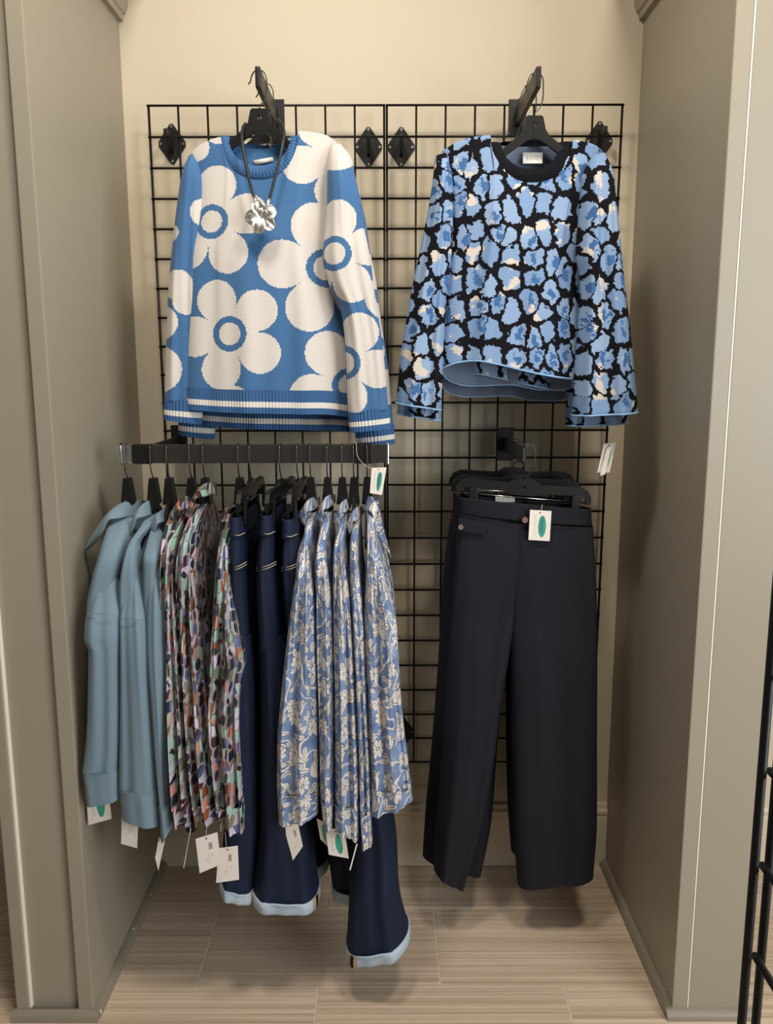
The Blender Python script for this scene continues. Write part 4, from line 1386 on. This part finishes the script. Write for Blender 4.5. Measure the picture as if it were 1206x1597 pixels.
# fly, flap, buttons on the front pair
YW = YP - 0.034
part('fly_seam', tube(poly([at(815, 824, YW - .004), at(813, 870, YW - .013), at(809, 920, YW - .015), at(803, 952, YW - .010)], 20), 0.0008, 5), MAT['navy2'], T1)
part('waist_seam', tube(poly([at(719, 804, YW + .012), at(735, 806, YW), at(780, 815, YW - .002), at(815, 820, YW - .002), at(870, 823, YW - .002), at(925, 823, YW + .012)], 40), 0.0008, 5), MAT['navy2'], T1)


def patch(pts, Y, th):
    v = [at(x, y, Y) for x, y in pts]; n = len(v)
    V = np.array(v + [p + np.array([0, th, 0]) for p in v])
    f = [tuple(range(n))[::-1], tuple(range(n, 2 * n))] + [(i, (i + 1) % n, n + (i + 1) % n, n + i) for i in range(n)]
    return dict(v=V, f=f, uv=None, smooth=False)


fp = part('pocket_flap', patch([(716, 808), (760, 815), (757, 834), (715, 828)], YW - 0.010, 0.006), MAT['navy'], T1)


def button(px, py, Y, par, r=0.0072):
    c = at(px, py, Y)
    pr = prism(circle(0, 0, r, 20), [circle(a, b, 0.0009, 6) for a in (-.002, .002) for b in (-.002, .002)], -0.0012, 0.0012)
    o = part('button', xform(pr, Matrix.Translation(Vector(c))), MAT['button'], par)
    rim = np.array([(c[0] + r * 0.9 * math.cos(a), c[1] - 0.0012, c[2] + r * 0.9 * math.sin(a)) for a in np.linspace(0, 2 * np.pi, 20, endpoint=False)])
    part('button_rim', tube(rim, 0.0008, 6, closed=True), MAT['button'], o) if par.parent is None else None
    return o


button(819, 811, YW - 0.008, T1)
button(719, 822, YW - 0.012, fp, 0.0062)
tag_card(T1, [(827, 795), (860.5, 797), (857.5, 844), (824.5, 842)], YW - 0.012, 'oval', [(846, 787, YW - .004), (845, 793, YW - .010), (844, 798, YW - .012)], 'Haven')
part('size_label', box_at((773, 774), (803, 783), YP + 0.024), MAT['label_white'], T1)

GCL = 'clip hangers of the trousers'
zt = AZ3 + 0.019
for (px, py, Y, ti, lab) in ((813, 747, YP, 0.085, 'black clip hanger with metal rod holding the front trousers'),
                             (812, 739, YP + 0.085, 0.045, 'black clip hanger holding the middle trousers'),
                             (803, 729, YP + 0.170, 0.02, 'black clip hanger holding the rearmost trousers')):
    p = at(px, py, Y); p[0] = AX3 + (0.016 if ti > 0.06 else 0.010)
    clip_hanger(tuple(p), 0.0, zt - float(p[2]) + 0.002, lab, GCL, 0.168, ti, (-0.125, 0.130))

# ------------------------------------------------------------------ display grid in the right foreground
GXp = 0.275; GY0 = -1.782; Z0 = 1.146
fg = thing('display_gridwall', (GXp, GY0 - 0.3, 0.0), 'black wire display grid standing close by at the right edge of the view', 'gridwall')
for k in range(8):
    y = GY0 - 0.003 - k * C3
    part('vertical_rod', rod((GXp, y, 0.03), (GXp, y, 1.86), 0.0034, 10), MAT['blackwire'], fg)
part('vertical_rod', rod((GXp + 0.0165, GY0 + 0.008, 0.03), (GXp + 0.0165, GY0 + 0.008, 1.86), 0.0034, 10), MAT['blackwire'], fg)
for k in range(-9, 15):
    z = Z0 - k * C3
    if 0.05 < z < 1.86:
        part('horizontal_rod', rod((GXp + 0.0075, GY0 + 0.001, z), (GXp + 0.0075, GY0 - 7 * C3 - 0.006, z), 0.0030, 10), MAT['blackwire'], fg)
for k in (0, 1):
    y = GY0 - 0.02 - k * 0.5
    part('foot', box(GXp - 0.15, GXp + 0.15, y - 0.012, y + 0.012, 0.0, 0.03, 0.004), MAT['blackmetal'], fg)
